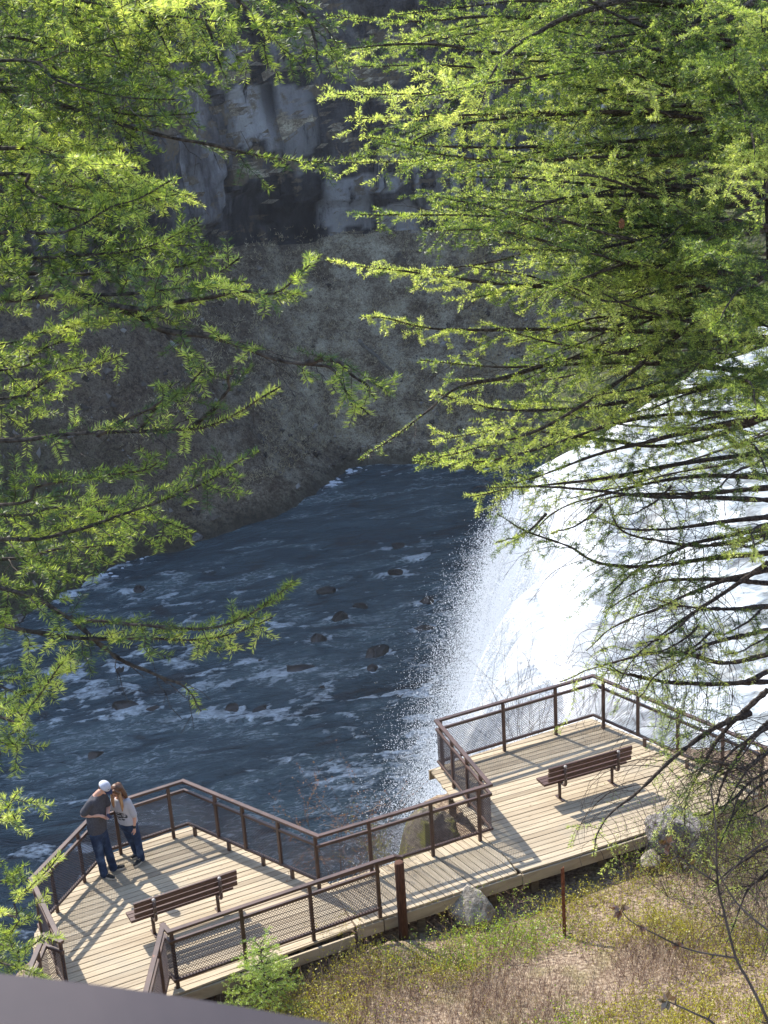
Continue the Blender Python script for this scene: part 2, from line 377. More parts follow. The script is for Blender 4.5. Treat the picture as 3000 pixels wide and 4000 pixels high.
# pale freshly broken slabs: centre and half size in metres on the rock face (x, z)
crack = np.zeros_like(U); crack[1:] += (kB[1:] != kB[:-1])*.6; crack[1:] += (kA[1:] != kA[:-1])*1.; crack[:, 1:] += (np.abs(cA[:, 1:]-cA[:, :-1])+.6*np.abs(cB[:, 1:]-cB[:, :-1]) > .25)*.6
crack[:-1] = np.maximum(crack[:-1], .7*crack[1:]); crack *= np.clip(.55+1.2*fbm(np.stack([U/5, zz/8, zz*0], -1), 3, 91), 0, 1)
tone = .6*_h(kA, kA*0, kA*0, 17)+.5*_h(kB, kB*0+3, kB*0, 19)+.5*(cA-.5)+.3*(cB-.5)
slab = np.zeros_like(U); wcl = (cl > .5)*1.; cnt_ = np.bincount(kB.ravel(), wcl.ravel()); cenx = np.bincount(kB.ravel(), (far_v[..., 0]*wcl).ravel())/np.maximum(cnt_, 1)
for sx_, sz_, hw, hh in ((-10.5, 5.2, 1.1, 5.2), (-8.6, 6.5, 1.2, 3.8), (-8.9, 1.5, .55, 2.4), (-6.3, 7.6, 1.3, 3.3), (-4.4, 8.4, 1.0, 2.4), (-9.6, 11., 2.2, 1.8), (-6.9, -8.8, .75, 3.6), (-12.6, -7.2, .7, 2.2), (-5.2, -7.5, .9, 3.6), (-2.6, -7.0, 1.3, 4.2), (1.5, -6., 2.2, 5.), (6, -5., 2.6, 6.), (11, -3., 3., 6.), (16, -2, 3, 6), (21, 0, 3, 6), (27, 2, 4, 7)):
    wob = .35*_h(kB, np.floor(zz/6.).astype(np.int64), kB*0, int(sz_*10+99)); wz = .45*_h(kB, kB*0, kB*0, int(sz_*10+9))
    q_ = np.maximum(np.abs((cenx[kB]-sx_)/hw+.3*wob), np.abs((far_v[..., 2]-sz_)/hh+wz)); q_ = q_+.55*ridged(np.stack([U*.9, zz*.28, U*0+sz_], -1), 4, 93)+.2; slab = np.maximum(slab, (q_ < 1.08)*(.7 if sx_ > -4 else 1))
at = o.data.attributes.new('slab', 'FLOAT', 'POINT'); at.data.foreach_set('value', slab.astype(np.float32).ravel())
for nm, vl in (('crack', np.clip(crack, 0, 1)), ('tone', tone)):
    at = o.data.attributes.new(nm, 'FLOAT', 'POINT'); at.data.foreach_set('value', vl.astype(np.float32).ravel())
# dry grass tufts on the far slope
ii = rng.integers(0, len(S), 90000); off_t = rng.uniform(2.5, 19.5, 90000)
vi = np.searchsorted(pr[:, 0], off_t); vi = np.clip(vi, 0, len(pr)-1)
P0 = far_v[ii, vi]+rng.normal(size=(90000, 3))*A([.5, .5, .05])
kp = (P0[:, 0] > -24+rng.normal(size=90000)*6) & (P0[:, 0] < 40) & (fbm(P0/7, 2, 77)+.02*(P0[:, 0]+10) > -.05)
P0 = P0[kp]; k = 5; B = np.repeat(P0, k, 0)+rng.normal(size=(len(P0)*k, 3))*A([.10, .10, .02]) - A([0, 0, .08])
D = rng.normal(size=B.shape)*.45 + A([.1, -.55, .55])
mb = MB(); mb.kites(B, D, rng.uniform(.22, .62, len(B)), rng.uniform(.03, .07, len(B)))
M['drygrass'] = leafmat('dry_grass', [(.2, (.42, .33, .22)), (.5, (.68, .57, .40)), (.8, (.82, .73, .55))], .25, .15, .02)
o = obj('dry_grass', mb, M['drygrass']); o['kind'] = 'stuff'; tag(o, 'tan dry grass tufts on the slope below the far cliff', 'grass')

# rubble lying on the slope
n_ = 14000; ii = rng.integers(0, len(S), n_); vi = np.clip(np.searchsorted(pr[:, 0], rng.uniform(.5, 20, n_)), 0, len(pr)-1); P0 = far_v[ii, vi]+rng.normal(size=(n_, 3))*A([.3, .3, .02])
kp = (P0[:, 0] > -48) & (P0[:, 0] < 20) & (fbm(P0/9, 2, 79) > -.1); P0 = P0[kp]; n_ = len(P0); a_ = .06+.40*rng.random(n_)**9+.07*rng.random(n_)
oc = A([[1, 0, 0], [-1, 0, 0], [0, 1, 0], [0, -1, 0], [0, 0, 1], [0, 0, -1.]]); oc = oc[None]*a_[:, None, None]*rng.uniform(.6, 1.3, (n_, 6, 1))+rng.normal(size=(n_, 6, 3))*a_[:, None, None]*.22
mb = MB(); mb.add((P0[:, None]+oc).reshape(-1, 3), t=((np.arange(n_)*6)[:, None, None]+A([[0, 2, 4], [2, 1, 4], [1, 3, 4], [3, 0, 4], [2, 0, 5], [1, 2, 5], [3, 1, 5], [0, 3, 5]])).reshape(-1, 3))
mt, t, out = newmat('rubble'); bsdf(t, out, ramp(t, island(t), [(0, (.05, .04, .033)), (.4, (.13, .105, .085)), (.75, (.24, .21, .18)), (1, (.36, .33, .30))]), .95, .2); M['rubble'] = mt
o = obj('rubble', mb, M['rubble']); o['kind'] = 'stuff'; tag(o, 'brown and grey rubble strewn over the slope below the far cliff', 'rubble')

# lower river
xs = np.arange(-75, 22, .27); ys = np.arange(48, 141, .36)
X, Y = np.meshgrid(xs, ys, indexing='ij')
fl = np.stack([X*.13+Y*.02, Y*.30-X*.05, X*0], -1)
w = ridged(fl*1.6+fbm(fl*1.3, 2, 61)[..., None]*.5, 4, 62); Zr = RZ + .20*w + .26*np.clip(ridged(fl*.55, 2, 90), -.5, 1) + .07*fbm(np.stack([X*.7, Y*1.5, X*0], -1), 3, 66)
river_rocks = []
def water_mat():
    mt, t, out = newmat('river_water')
    tc = N(t, 'ShaderNodeTexCoord'); ro_ = N(t, 'ShaderNodeVectorRotate', rotation_type='Z_AXIS'); ro_.inputs['Angle'].default_value = -.22; Lk(t, tc.outputs['Object'], ro_.inputs['Vector'])
    def fc(a_, b_):
        mp = N(t, 'ShaderNodeMapping'); mp.inputs['Scale'].default_value = (a_, b_, .5); Lk(t, ro_.outputs[0], mp.inputs[0]); return mp.outputs[0]
    big = noise(t, fc(.05, .10), 1., 3, .5, .8); b = noise(t, fc(.42, 1.05), 1., 5, .6, 1.6); c3 = noise(t, fc(1.6, 3.2), 1., 4, .6, 1.0); m_ = noise(t, fc(.16, .42), 1., 4, .55, 1.4)
    at = N(t, 'ShaderNodeAttribute', attribute_name='foam')
    fv = mth(t, 'ADD', at.outputs['Fac'], mth(t, 'MULTIPLY', mth(t, 'SUBTRACT', b, .5), 1.5))
    fv = mth(t, 'ADD', fv, mth(t, 'MULTIPLY', mth(t, 'SUBTRACT', c3, .5), .9))
    foam = mth(t, 'MULTIPLY', smooth01(t, fv, .50, .92), mth(t, 'ADD', .45, mth(t, 'MULTIPLY', smooth01(t, c3, .35, .6), .55)))
    rid = mth(t, 'ABSOLUTE', mth(t, 'MULTIPLY', mth(t, 'SUBTRACT', noise(t, fc(.30, .95), 1., 4, .55, 2.4), .5), 12.))
    lace = mth(t, 'MULTIPLY', smooth01(t, rid, .8, .1), smooth01(t, mth(t, 'ADD', mth(t, 'MULTIPLY', big, .6), mth(t, 'MULTIPLY', m_, .5)), .54, .66))
    lace = mth(t, 'MULTIPLY', lace, smooth01(t, c3, .36, .6))
    foam = mth(t, 'MAXIMUM', foam, mth(t, 'MULTIPLY', lace, .7))
    deep = ramp(t, mth(t, 'ADD', mth(t, 'MULTIPLY', big, .5), mth(t, 'MULTIPLY', m_, .5)), [(.36, (.040, .060, .072)), (.5, (.070, .104, .118)), (.62, (.13, .18, .185))])
    deep = mix(t, mth(t, 'MULTIPLY', smooth01(t, m_, .42, .30), .8), deep, (.045, .045, .045))
    c = mix(t, foam, deep, (.70, .75, .78))
    rough = mth(t, 'ADD', .14, mth(t, 'MULTIPLY', foam, .6))
    h = mth(t, 'ADD', mth(t, 'MULTIPLY', b, 1.0), mth(t, 'ADD', mth(t, 'MULTIPLY', c3, .38), mth(t, 'MULTIPLY', foam, .25)))
    bsdf(t, out, c, rough, .5, bump(t, h, .9, .55)); return mt
M['water'] = water_mat()

# rocks in the river (display pixels): x, y, size
ROCKS = [(853, 1240, 1.5), (708, 1278, 1.1), (690, 1385, 1.5), (815, 1410, 1.5), (640, 1452, 1.8), (802, 1450, 1.1), (560, 1435, .9), (600, 1545, 1.0), (272, 1530, 1.7), (330, 1540, 1.2), (500, 1533, 1.0), (563, 1535, 1.0), (860, 1180, .9), (910, 1205, 1.0), (920, 1300, 1.0), (260, 1450, .8), (205, 1632, .8), (735, 1335, 1.2), (920, 1360, 1.2), (780, 1310, .9), (300, 1275, 1.0), (700, 1490, 1.0), (425, 1490, .9), (90, 1500, 1.0)]
M['wetrock'] = simple('wet_rock', (.018, .015, .013), (.07, .055, .042), 1.6, .42, .5, .8, .12)
def boulder(name, c, size, mat, label, group=None, seed=0, cat='boulder', sub=4, rough=.22, flat=None):
    import bmesh
    bm = bmesh.new(); bmesh.ops.create_icosphere(bm, subdivisions=sub, radius=1)
    v = A([x.co[:] for x in bm.verts])
    d = 1+fbm(v*1.1+seed*7.7, 2, seed)*.42+ridged(v*2.2+seed*3.1, 4, seed+5)*rough*.55
    r2 = np.random.default_rng(seed)
    v = v*d[:, None]
    for _ in range(9):                   # broken facets
        n = r2.normal(size=3); n /= np.linalg.norm(n); h = r2.uniform(.62, .9); dd = v@n
        v = v-np.outer(np.clip(dd-h, 0, None)*.85, n)
    v = v*A(size)
    for x, p in zip(bm.verts, v): x.co = p
    me = bpy.data.meshes.new(name); bm.to_mesh(me); bm.free()
    for p in me.polygons: p.use_smooth = False
    o = link(name, me, mat); o.location = c; o.rotation_euler[2] = r2.uniform(0, 6)
    return tag(o, label, cat, group)
crest = np.clip((ridged(np.stack([(X*.97+Y*.22)*.22, (Y*.97-X*.22)*.55, X*0], -1)+fbm(np.stack([X*.2, Y*.3, X*0], -1), 2, 71)[..., None]*.4, 3, 72)-.42)/.35, 0, 1)
patch = np.clip(fbm(np.stack([X*.055, Y*.085, X*0], -1), 3, 75)*2.2+.32+(82-Y)*.011, 0, 1)
crest2 = np.clip((ridged(np.stack([(X*.97+Y*.22)*.5, (Y*.97-X*.22)*1.15, X*0], -1)+fbm(np.stack([X*.4, Y*.6, X*0], -1), 2, 81)[..., None]*.4, 2, 82)-.5)/.3, 0, 1)*np.clip(.45+1.5*fbm(np.stack([X*.12, Y*.2, X*0], -1), 2, 85), 0, 1)
foam = .85*crest*patch+.55*crest2+.10*patch-.10
Zr += .16*crest*patch
for i, (x, y, s) in enumerate(ROCKS):
    p = DZ(x, y, RZ); s *= .82
    boulder('river_rock', (p[0], p[1], RZ-.02*s), (.85*s, .66*s, .42*s), M['wetrock'], 'dark wet boulder breaking the surface of the lower river', 'boulders in the lower river', 100+i, 'rock', 4, .5)
    dx, dy = X-p[0], Y-p[1]
    dn = -dx*.95-dy*.3                       # downstream is towards the left and near
    cr = -dx*.3+dy*.95
    foam += np.exp(-(cr/(.7*s))**2)*np.exp(-np.clip(dn-.3, 0, 99)/(2.6*s))*(dn > -.9*s)*.85
foam += .30*np.exp(-((X-2.5)/3.)**2)                                 # churned by the fall
dsh = np.min(np.hypot(X[..., None]-S[::4, 0], Y[..., None]-S[::4, 1]), -1)
foam += .55*np.exp(-(dsh/1.0)**2)
mb = MB(); mb.add(np.stack([X, Y, Zr], -1), grid_faces(*X.shape))
ro = obj('lower_river', mb, M['water'], smooth=True); ro['kind'] = 'structure'
at = ro.data.attributes.new('foam', 'FLOAT', 'POINT'); at.data.foreach_set('value', np.clip(foam, -.2, 1.2).astype(np.float32).ravel())

# shore boulders of the far bank
M['rock'] = simple('grey_rock', (.07, .062, .06), (.24, .215, .20), 3, .9, .2, .8, .06)
M['palerock'] = simple('pale_rock', (.25, .235, .22), (.42, .40, .38), 2, .9, .2, .6, .05)
for i in range(46):
    s_ = rng.uniform(60, 175); k = int(np.searchsorted(arc, s_)); k = min(k, len(S)-1)
    of = abs(rng.normal())*2.2-.2; a = rng.uniform(.25, .95)
    p = S[k]+nrm[k]*of
    if p[0] < -45 or p[0] > 14: continue
    boulder('shore_rock', (p[0], p[1], RZ+.1+of*.55), (a, a*.8, a*.6), M['rock'], 'grey boulder on the waterline of the far bank', 'boulders along the far bank', 200+i, 'rock', 2)
M['ice'] = simple('foam_white', (.6, .62, .66), (.8, .82, .85), 4, .8, .2, .6, .05)
mb = MB()
for i in range(150):
    base = [(1266, 1899), (1310, 1880), (1390, 1835), (520, 2190), (470, 2215), (400, 2250), (260, 2325), (150, 2385)][i % 8]
    p = PZ(base[0]+rng.normal()*24, base[1]+rng.normal()*7, RZ+.1); a = rng.uniform(.15, .5)
    th = rng.uniform(0, 6, 7); th.sort(); ring = np.stack([p[0]+np.cos(th)*a*1.3, p[1]+np.sin(th)*a*.8, np.full(7, RZ+.1)], 1)
    mb.add(np.concatenate([ring, [[p[0], p[1], RZ+.1+a*.45]]]), t=[[j, (j+1) % 7, 7] for j in range(7)])
o = obj('shore_foam', mb, M['ice'], smooth=True); o['kind'] = 'stuff'; tag(o, 'white foam heaped along the far waterline', 'foam')
M['log'] = simple('bleached_log', (.13, .11, .09), (.26, .23, .2), 3, .9, .2, .5, .03)
def log(x0, y0, x1, y1, z0, z1, r, lab):
    a, b = DZ(x0, y0, z0), DZ(x1, y1, z1); pts = np.linspace(a, b, 8)+rng.normal(size=(8, 3))*.05
    mb = MB(); mb.tube(pts, np.linspace(r, r*.55, 8), 8)
    for k in range(5):
        q = pts[rng.integers(1, 7)]; mb.tube([q, q+rng.normal(size=3)*.35+A([0, -.2, .3])], [r*.3, r*.1], 5)
    tag(obj('fallen_log', mb, M['log'], smooth=True), lab, 'log')
log(775, 735, 860, 815, -17.5, -22., .22, 'long grey fallen log lying down the far grassy slope')
log(570, 760, 660, 815, -19, -22, .2, 'bleached fallen log lying on brown dirt of the far slope')

# near bank, upper river bed, far bank of the upper river
edge = A([(-30, 4), (-9.5, 9), (-7.0, 15), (-6.95, 20.6), (-5.9, 23.3), (-4.0, 24.2), (-1.6, 22.1), (-.1, 22.9), (.6, 23.8), (.45, 25.6), (4.2, 27.5), (6.3, 27.0), (9, 26.2), (14, 27), (30, 30)])
E2 = resample(edge, 900)
et = np.gradient(E2, axis=0); et /= np.linalg.norm(et, axis=1)[:, None]; en = np.stack([-et[:, 1], et[:, 0]], 1)
front = lambda x, y: (18.72+.445*(x+3.75))-y         # distance in front of the decks' front edge (towards the camera)
def ground_z(x, y):
    d = front(x, y); g = -.62 + np.where(d > 0, .235*d, .06*d)
    g = g + np.where(d > 5.5, .5*(d-5.5), 0) + .10*fbm(np.stack([x*.5, y*.5, x*0], -1), 4, 51) + .05*fbm(np.stack([x*2, y*2, x*0], -1), 3, 53)
    g = g + .36*np.exp(-((x+.55)/1.0)**2)*np.clip((d+.05)/.12, 0, 1)*np.exp(-np.clip(d, 0, 9)/1.4)
    return g
gx = np.arange(-12, 30, .14); gy = np.arange(-1, 33, .14); GX, GY = np.meshgrid(gx, gy, indexing='ij')
dist = np.empty_like(GX); sgn = np.empty_like(GX)
for i in range(len(gx)):
    dd = (GX[i][:, None]-E2[None, :, 0])**2+(GY[i][:, None]-E2[None, :, 1])**2; k = dd.argmin(1)
    dist[i] = np.sqrt(dd[np.arange(len(k)), k]); sgn[i] = ((GX[i]-E2[k, 0])*en[k, 0]+(GY[i]-E2[k, 1])*en[k, 1])
outd = np.where(sgn > 0, dist, -dist)
gz = ground_z(GX, GY)
bot = np.where(GX > 4.5, -5.5, -36.)
fall_z = np.maximum(gz-np.clip(outd, 0, None)*2.6-np.clip(outd-.4, 0, None)*4+.6*fbm(np.stack([GX, GY, GX*0], -1), 4, 57)*np.clip(outd, 0, 1), bot)
gz = np.where(outd > 0, fall_z, gz)
def ground_mat():
    mt, t, out = newmat('slope_ground')
    v = coords(t); n = noise(t, v, 1.1, 6, .62); n2 = noise(t, v, 14, 5, .65); n3 = noise(t, v, 45, 4, .6)
    c = ramp(t, n2, [(.25, (.05, .034, .025)), (.45, (.17, .12, .085)), (.6, (.34, .265, .19)), (.78, (.48, .40, .30))])
    c = mix(t, mth(t, 'MULTIPLY', smooth01(t, n, .50, .68), .35), c, mix(t, n3, (.10, .11, .03), (.28, .27, .08)))
    geo = N(t, 'ShaderNodeNewGeometry'); nz = N(t, 'ShaderNodeSeparateXYZ'); Lk(t, geo.outputs['Normal'], nz.inputs[0])
    c = mix(t, smooth01(t, nz.outputs[2], .6, .3), c, mix(t, n2, (.04, .035, .032), (.15, .13, .12)))
    bsdf(t, out, c, .95, .15, bump(t, n2, .8, .04)); return mt
M['ground'] = ground_mat()
mb = MB(); mb.add(np.stack([GX, GY, gz], -1), grid_faces(*GX.shape))
o = obj('near_slope', mb, M['ground'], smooth=True); o['kind'] = 'structure'
_gxi = lambda x, y: gz[np.clip(((np.asarray(x)+12)/.14).astype(int), 0, len(gx)-1), np.clip(((np.asarray(y)+1)/.14).astype(int), 0, len(gy)-1)]

# ---- the waterfall and the upper river
LIP0, LIP1, LZ = 26.0, 53.5, -3.3
def lipx(y): return 6.35-.125*(53.5-np.minimum(y, 53.5))+.35*np.sin(y*.45)+.25*np.sin(y*1.3+1)
def white_water(name, streak=True):
    mt, t, out = newmat(name)
    at = N(t, 'ShaderNodeAttribute', attribute_name='flow')
    mp = N(t, 'ShaderNodeMapping'); mp.inputs['Scale'].default_value = (3.4, .35, 1); Lk(t, at.outputs['Vector'], mp.inputs[0])
    n = noise(t, mp.outputs[0], 1., 6, .65, .7); v = coords(t); n2 = noise(t, v, 3.5, 5, .7)
    f = mth(t, 'ADD', mth(t, 'MULTIPLY', n, .65), mth(t, 'MULTIPLY', n2, .35))
    c = ramp(t, f, [(.3, (.26, .30, .35)), (.42, (.42, .46, .51)), (.52, (.60, .63, .66)), (.64, (.80, .81, .82))])
    d = N(t, 'ShaderNodeBsdfDiffuse'); Lk(t, c, d.inputs[0]); b = bump(t, f, .8, .3); Lk(t, b, d.inputs['Normal'])
    tr = N(t, 'ShaderNodeBsdfTranslucent'); Lk(t, c, tr.inputs[0])
    m1 = N(t, 'ShaderNodeMixShader'); m1.inputs[0].default_value = .25; Lk(t, d.outputs[0], m1.inputs[1]); Lk(t, tr.outputs[0], m1.inputs[2])
    Lk(t, m1.outputs[0], out.inputs[0]); return mt
M['white'] = white_water('falling_water')
def curtain(v0, seed, tmax, drop):
    s = np.linspace(LIP0, LIP1, 300); t = np.linspace(0, tmax, 130); Sg, T = np.meshgrid(s, t, indexing='ij')
    v = v0*(1+.18*fbm(np.stack([Sg*.5, T*.25, T*0], -1), 4, seed))
    v = v*(1+.032*np.clip(53.5-Sg, 0, 24)); rag = .55*T*fbm(np.stack([Sg*1.1, T*1.4, T*0], -1), 4, seed+9)
    x = lipx(Sg)+.3-v*T+rag; y = Sg+.45*T*fbm(np.stack([Sg*.6, T*.7, T*0+4], -1), 3, seed+4)
    z = LZ+.05-drop-4.9*T*T
    mb = MB(); mb.add(np.stack([x, y, z], -1), grid_faces(*Sg.shape))
    return mb, np.stack([Sg, T*4, Sg*0], -1)
fall = thing('waterfall', 'white waterfall plunging beside the decks into the river below', 'waterfall', (5, 40, LZ))
for v0, sd, dr in ((1.9, 301, 0.), (1.5, 311, .12), (1.05, 321, .25)):
    mb, fa = curtain(v0, sd, 2.28, dr)
    o = part('falling_sheet', mb, M['white'], fall, True)
    at = o.data.attributes.new('flow', 'FLOAT_VECTOR', 'POINT'); at.data.foreach_set('vector', fa.astype(np.float32).ravel())
# spray of droplets thrown clear of the sheet
n = 460000
s = rng.uniform(LIP0+3, LIP1+.5, n); s = np.where(rng.random(n) < .35, rng.uniform(LIP1-8, LIP1+.9, n), s)
t = np.sqrt(rng.uniform(.02, 1, n))*2.25
ex = .4+np.abs(rng.normal(size=n))**1.3
vx = 1.62*(1+.032*np.clip(53.5-s, 0, 24))+ex*.55
P = np.stack([lipx(s)+.2-vx*t+rng.normal(size=n)*.10*t, s+rng.normal(size=n)*.30*t, LZ-4.9*t*t*(1-.10*np.clip(ex, 0, 2.5)*rng.random(n))+rng.normal(size=n)*.25], 1)
sz = rng.uniform(.0035, .0105, n)*(1+.5*(rng.random(n) < .08))
tet = A([[1, 1, 1], [1, -1, -1], [-1, 1, -1], [-1, -1, 1]])*1.
mb = MB(); mb.add((P[:, None, :]+tet[None]*sz[:, None, None]*A([1, 1, 1.5])).reshape(-1, 3), t=((np.arange(n)*4)[:, None, None]+A([[0, 1, 2], [0, 3, 1], [0, 2, 3], [1, 3, 2]])).reshape(-1, 3))
mt, tt, out = newmat('spray'); d = N(tt, 'ShaderNodeBsdfDiffuse'); d.inputs[0].default_value = (.9, .92, .95, 1); r_ = N(tt, 'ShaderNodeBsdfTranslucent'); r_.inputs[0].default_value = (.9, .92, .95, 1)
m1 = N(tt, 'ShaderNodeMixShader'); Lk(tt, d.outputs[0], m1.inputs[1]); Lk(tt, r_.outputs[0], m1.inputs[2]); Lk(tt, m1.outputs[0], out.inputs[0])
M['spray'] = mt
o = part('spray', mb, M['spray'], fall); o['kind'] = 'stuff'

ux = np.arange(0, 1, 1/260.); uy = np.arange(24.5, 92, .22)
UX, UY = np.meshgrid(ux, uy, indexing='ij'); lb_ = np.where(UY < 53.5, lipx(UY)+.2, np.interp(UY, [53.5, 58, 71, 86, 96], [6.5, 10.2, 18.6, 34, 60])-.6); XX = lb_+(UX**1.3)*62
ZU = LZ+.035*(XX-5) + .5*np.clip((XX-9)/6, 0, 1) + .25*ridged(np.stack([XX*.35, UY*.5, XX*0], -1), 4, 401) + .12*fbm(np.stack([XX*1.5, UY*1.5, XX*0], -1), 3, 405)
ZU = (LZ+.05)+(ZU-LZ-.05)*np.clip(UX/.06, 0, 1)**1.5
def rapids_mat():
    mt, t, out = newmat('white_rapids')
    a = noise(t, coords(t, (.22, .5, 1)), 1., 6, .65, 1.2); b = noise(t, coords(t, (1.3, 2.4, 2)), 1., 5, .65, .8)
    f = mth(t, 'ADD', mth(t, 'MULTIPLY', a, .65), mth(t, 'MULTIPLY', b, .4))
    c = ramp(t, f, [(.38, (.06, .06, .058)), (.47, (.15, .165, .17)), (.54, (.34, .38, .40)), (.60, (.58, .61, .63)), (.7, (.78, .80, .82))])
    c = mix(t, N(t, 'ShaderNodeAttribute', attribute_name='lip').outputs['Fac'], c, (.80, .82, .84))
    bsdf(t, out, c, .45, .5, bump(t, f, .8, .3)); return mt
M['rapids'] = rapids_mat()
mb = MB(); mb.add(np.stack([XX, UY, ZU], -1), grid_faces(*XX.shape)); o = obj('upper_river', mb, M['rapids'], smooth=True); o['kind'] = 'structure'; at = o.data.attributes.new('lip', 'FLOAT', 'POINT'); at.data.foreach_set('value', np.exp(-(XX-lb_)/1.3).astype(np.float32).ravel())
# rock wall under the lip
s = np.arange(25, 54.6, .3); h = np.linspace(0, 1, 60); Sg, Hh = np.meshgrid(s, h, indexing='ij')
z = LZ-.25-Hh*29; x = lipx(Sg)+.35+1.2*fbm(np.stack([Sg*.3, z*.2, z*0], -1), 4, 411)*np.clip(Hh*6, 0, 1)+Hh*1.5
mb = MB(); mb.add(np.stack([x, Sg, z], -1), grid_faces(*Sg.shape)); o = obj('fall_cliff', mb, M['cliff']); o['kind'] = 'structure'
# far bank of the upper river, and the wall running back from it
u = np.linspace(0, 1, 240); w = np.linspace(0, 1, 130); Ug, W = np.meshgrid(u, w, indexing='ij')
bl = resample(A([(6.1, 53.8), (9.8, 58), (18.2, 71), (34, 86), (60, 96), (85, 100)]), 240)
bt = np.gradient(bl, axis=0); bt /= np.linalg.norm(bt, axis=1)[:, None]; bn = np.stack([-bt[:, 1], bt[:, 0]], 1)
wid = np.minimum(40, 4+Ug*40)
hx = bl[:, 0][:, None]+.22*W*44; hy = bl[:, 1][:, None]+W*44*.97
hz = LZ-.8+np.clip(W*9, 0, 1)*1.4+W*6*np.clip(Ug*3, 0, 1)+1.0*fbm(np.stack([hx*.3, hy*.3, hx*0], -1), 4, 431)
hz = np.where((W > .93) | (Ug < .004), -33, hz)
mb = MB(); mb.add(np.stack([hx, hy, hz], -1), grid_faces(*hx.shape)); M['bankearth'] = simple('dark_bank_earth', (.03, .03, .018), (.10, .11, .045), 1.2, .95, .2, .8, .2); o = obj('upper_river_bank', mb, M['bankearth']); o['kind'] = 'structure'

# ------------------------------------------------------------------ decks
def planks(poly, ang, mb, w=.14, gap=.012, th=.04, z=0., maxlen=14., seed=0):
    r = np.random.default_rng(seed); d = A([math.cos(ang), math.sin(ang)]); nn = A([-d[1], d[0]])
    P = A(poly); u = P@d; v = P@nn; G = []
    def span(y):
        xs_ = []
        for i in range(len(u)):
            j = (i+1) % len(u); a, b = v[i], v[j]
            if (a-y)*(b-y) < 0 or (a == y and b != y): xs_.append(u[i]+(u[j]-u[i])*(y-a)/(b-a))
        return (min(xs_), max(xs_)) if len(xs_) > 1 else None
    y = v.min()+.002
    while y < v.max()-.03:
        y1 = min(y+w, v.max()-.001); s0, s1 = span(y+gap/2), span(y1-gap/2)
        if s0 and s1:
            cuts = [0.]; L = max(s0[1]-s0[0], s1[1]-s1[0]); c = r.uniform(9, maxlen)
            while c < L-.7: cuts.append(c/L); c += maxlen
            cuts.append(1.)
            for a, b in zip(cuts[:-1], cuts[1:]):
                g = .003/max(L, .1); a2 = a+(g if a > 0 else 0)-(r.uniform(0, .006) if a == 0 else 0); b2 = b-(g if b < 1 else 0)+(r.uniform(0, .006) if b == 1 else 0)
                q = [(s0[0]+(s0[1]-s0[0])*a2, y+gap/2), (s0[0]+(s0[1]-s0[0])*b2, y+gap/2), (s1[0]+(s1[1]-s1[0])*b2, y1-gap/2), (s1[0]+(s1[1]-s1[0])*a2, y1-gap/2)]
                zt = z+r.uniform(-.0025, .0025); e = .004
                cu, cv = np.mean([p[0] for p in q]), np.mean([p[1] for p in q]); ver = []
                for zz_, sh in ((zt-th, 0), (zt-e, 0), (zt, e)):
                    for pu, pv in q:
                        pu2 = pu-np.sign(pu-cu)*sh; pv2 = pv-np.sign(pv-cv)*sh
                        xy = d*pu2+nn*pv2; ver.append([xy[0], xy[1], zz_]); G.append([pu, pv, 0])
                f = [[3, 2, 1, 0], [8, 9, 10, 11]]+[[k*4+i, k*4+(i+1) % 4, k*4+4+(i+1) % 4, k*4+4+i] for k in (0, 1) for i in range(4)]
                mb.add(ver, f)
        y += w
    return G
def grain(o, G):
    at = o.data.attributes.new('grain', 'FLOAT_VECTOR', 'POINT'); at.data.foreach_set('vector', A(G, np.float32).ravel())
def board(mb, G, p0, p1, w, h):
    n0 = mb.n; mb.bar(p0, p1, w, h); L = np.linalg.norm(A(p1)-A(p0))
    k = mb.n-n0
    for i in range(k): G.append([0 if i < k/2 else L, (i % 8)*.02, rng.uniform(0, .01)])
def deck(name, label, polys, fascia, beams, legs, seed):
    t = thing(name, label, 'deck', (polys[0][0][0][0], polys[0][0][0][1], 0))
    mb = MB(); G = []
    for k, (poly, ang) in enumerate(polys): G += planks(poly, ang, mb, seed=seed+k)
    grain(part('planking', mb, M['wood'], t), G)
    mb = MB(); G = []
    for a, b in fascia: board(mb, G, (a[0], a[1], -.155), (b[0], b[1], -.155), .045, .215)
    grain(part('fascia_board', mb, M['wood'], t), G)
    mb = MB()
    for a, b in beams: mb.bar((a[0], a[1], -.19), (b[0], b[1], -.19), .09, .26)
    part('beam', mb, M['timber'], t)
    for x, y, zb in legs:
        mb = MB(); mb.bar((x, y, zb), (x, y, -.3), .15, .15, up=(0, 1, 0)); part('support_post', mb, M['timber'], t)
    return t
LD = [(-6.44, 20.72), (-5.62, 22.93), (-4.07, 23.73), (-1.40, 21.52), (-.92, 20.08), (-3.80, 18.76), (-6.02, 17.74)]
LDx = [(-6.0, 17.72), (-3.80, 18.72), (-3.70, 15.9), (-5.95, 15.9)]
def inset(P, d):
    P = A(P); c = P.mean(0); return [tuple(c+(p-c)*(1-d)) for p in P]
a25 = math.radians(24.5)
def lines(poly, ang, step=.6):
    d = A([math.cos(ang), math.sin(ang)]); n_ = A([-d[1], d[0]]); P = A(poly); v = P@n_; u = P@d; R_ = []
    for y in np.arange(v.min()+.25, v.max(), step):
        x_ = [u[i]+(u[(i+1) % len(u)]-u[i])*(y-v[i])/(v[(i+1) % len(u)]-v[i]) for i in range(len(u)) if (v[i]-y)*(v[(i+1) % len(u)]-y) < 0]
        if len(x_) > 1: R_.append((d*(min(x_)+.06)+n_*y, d*(max(x_)-.06)+n_*y))
    return R_
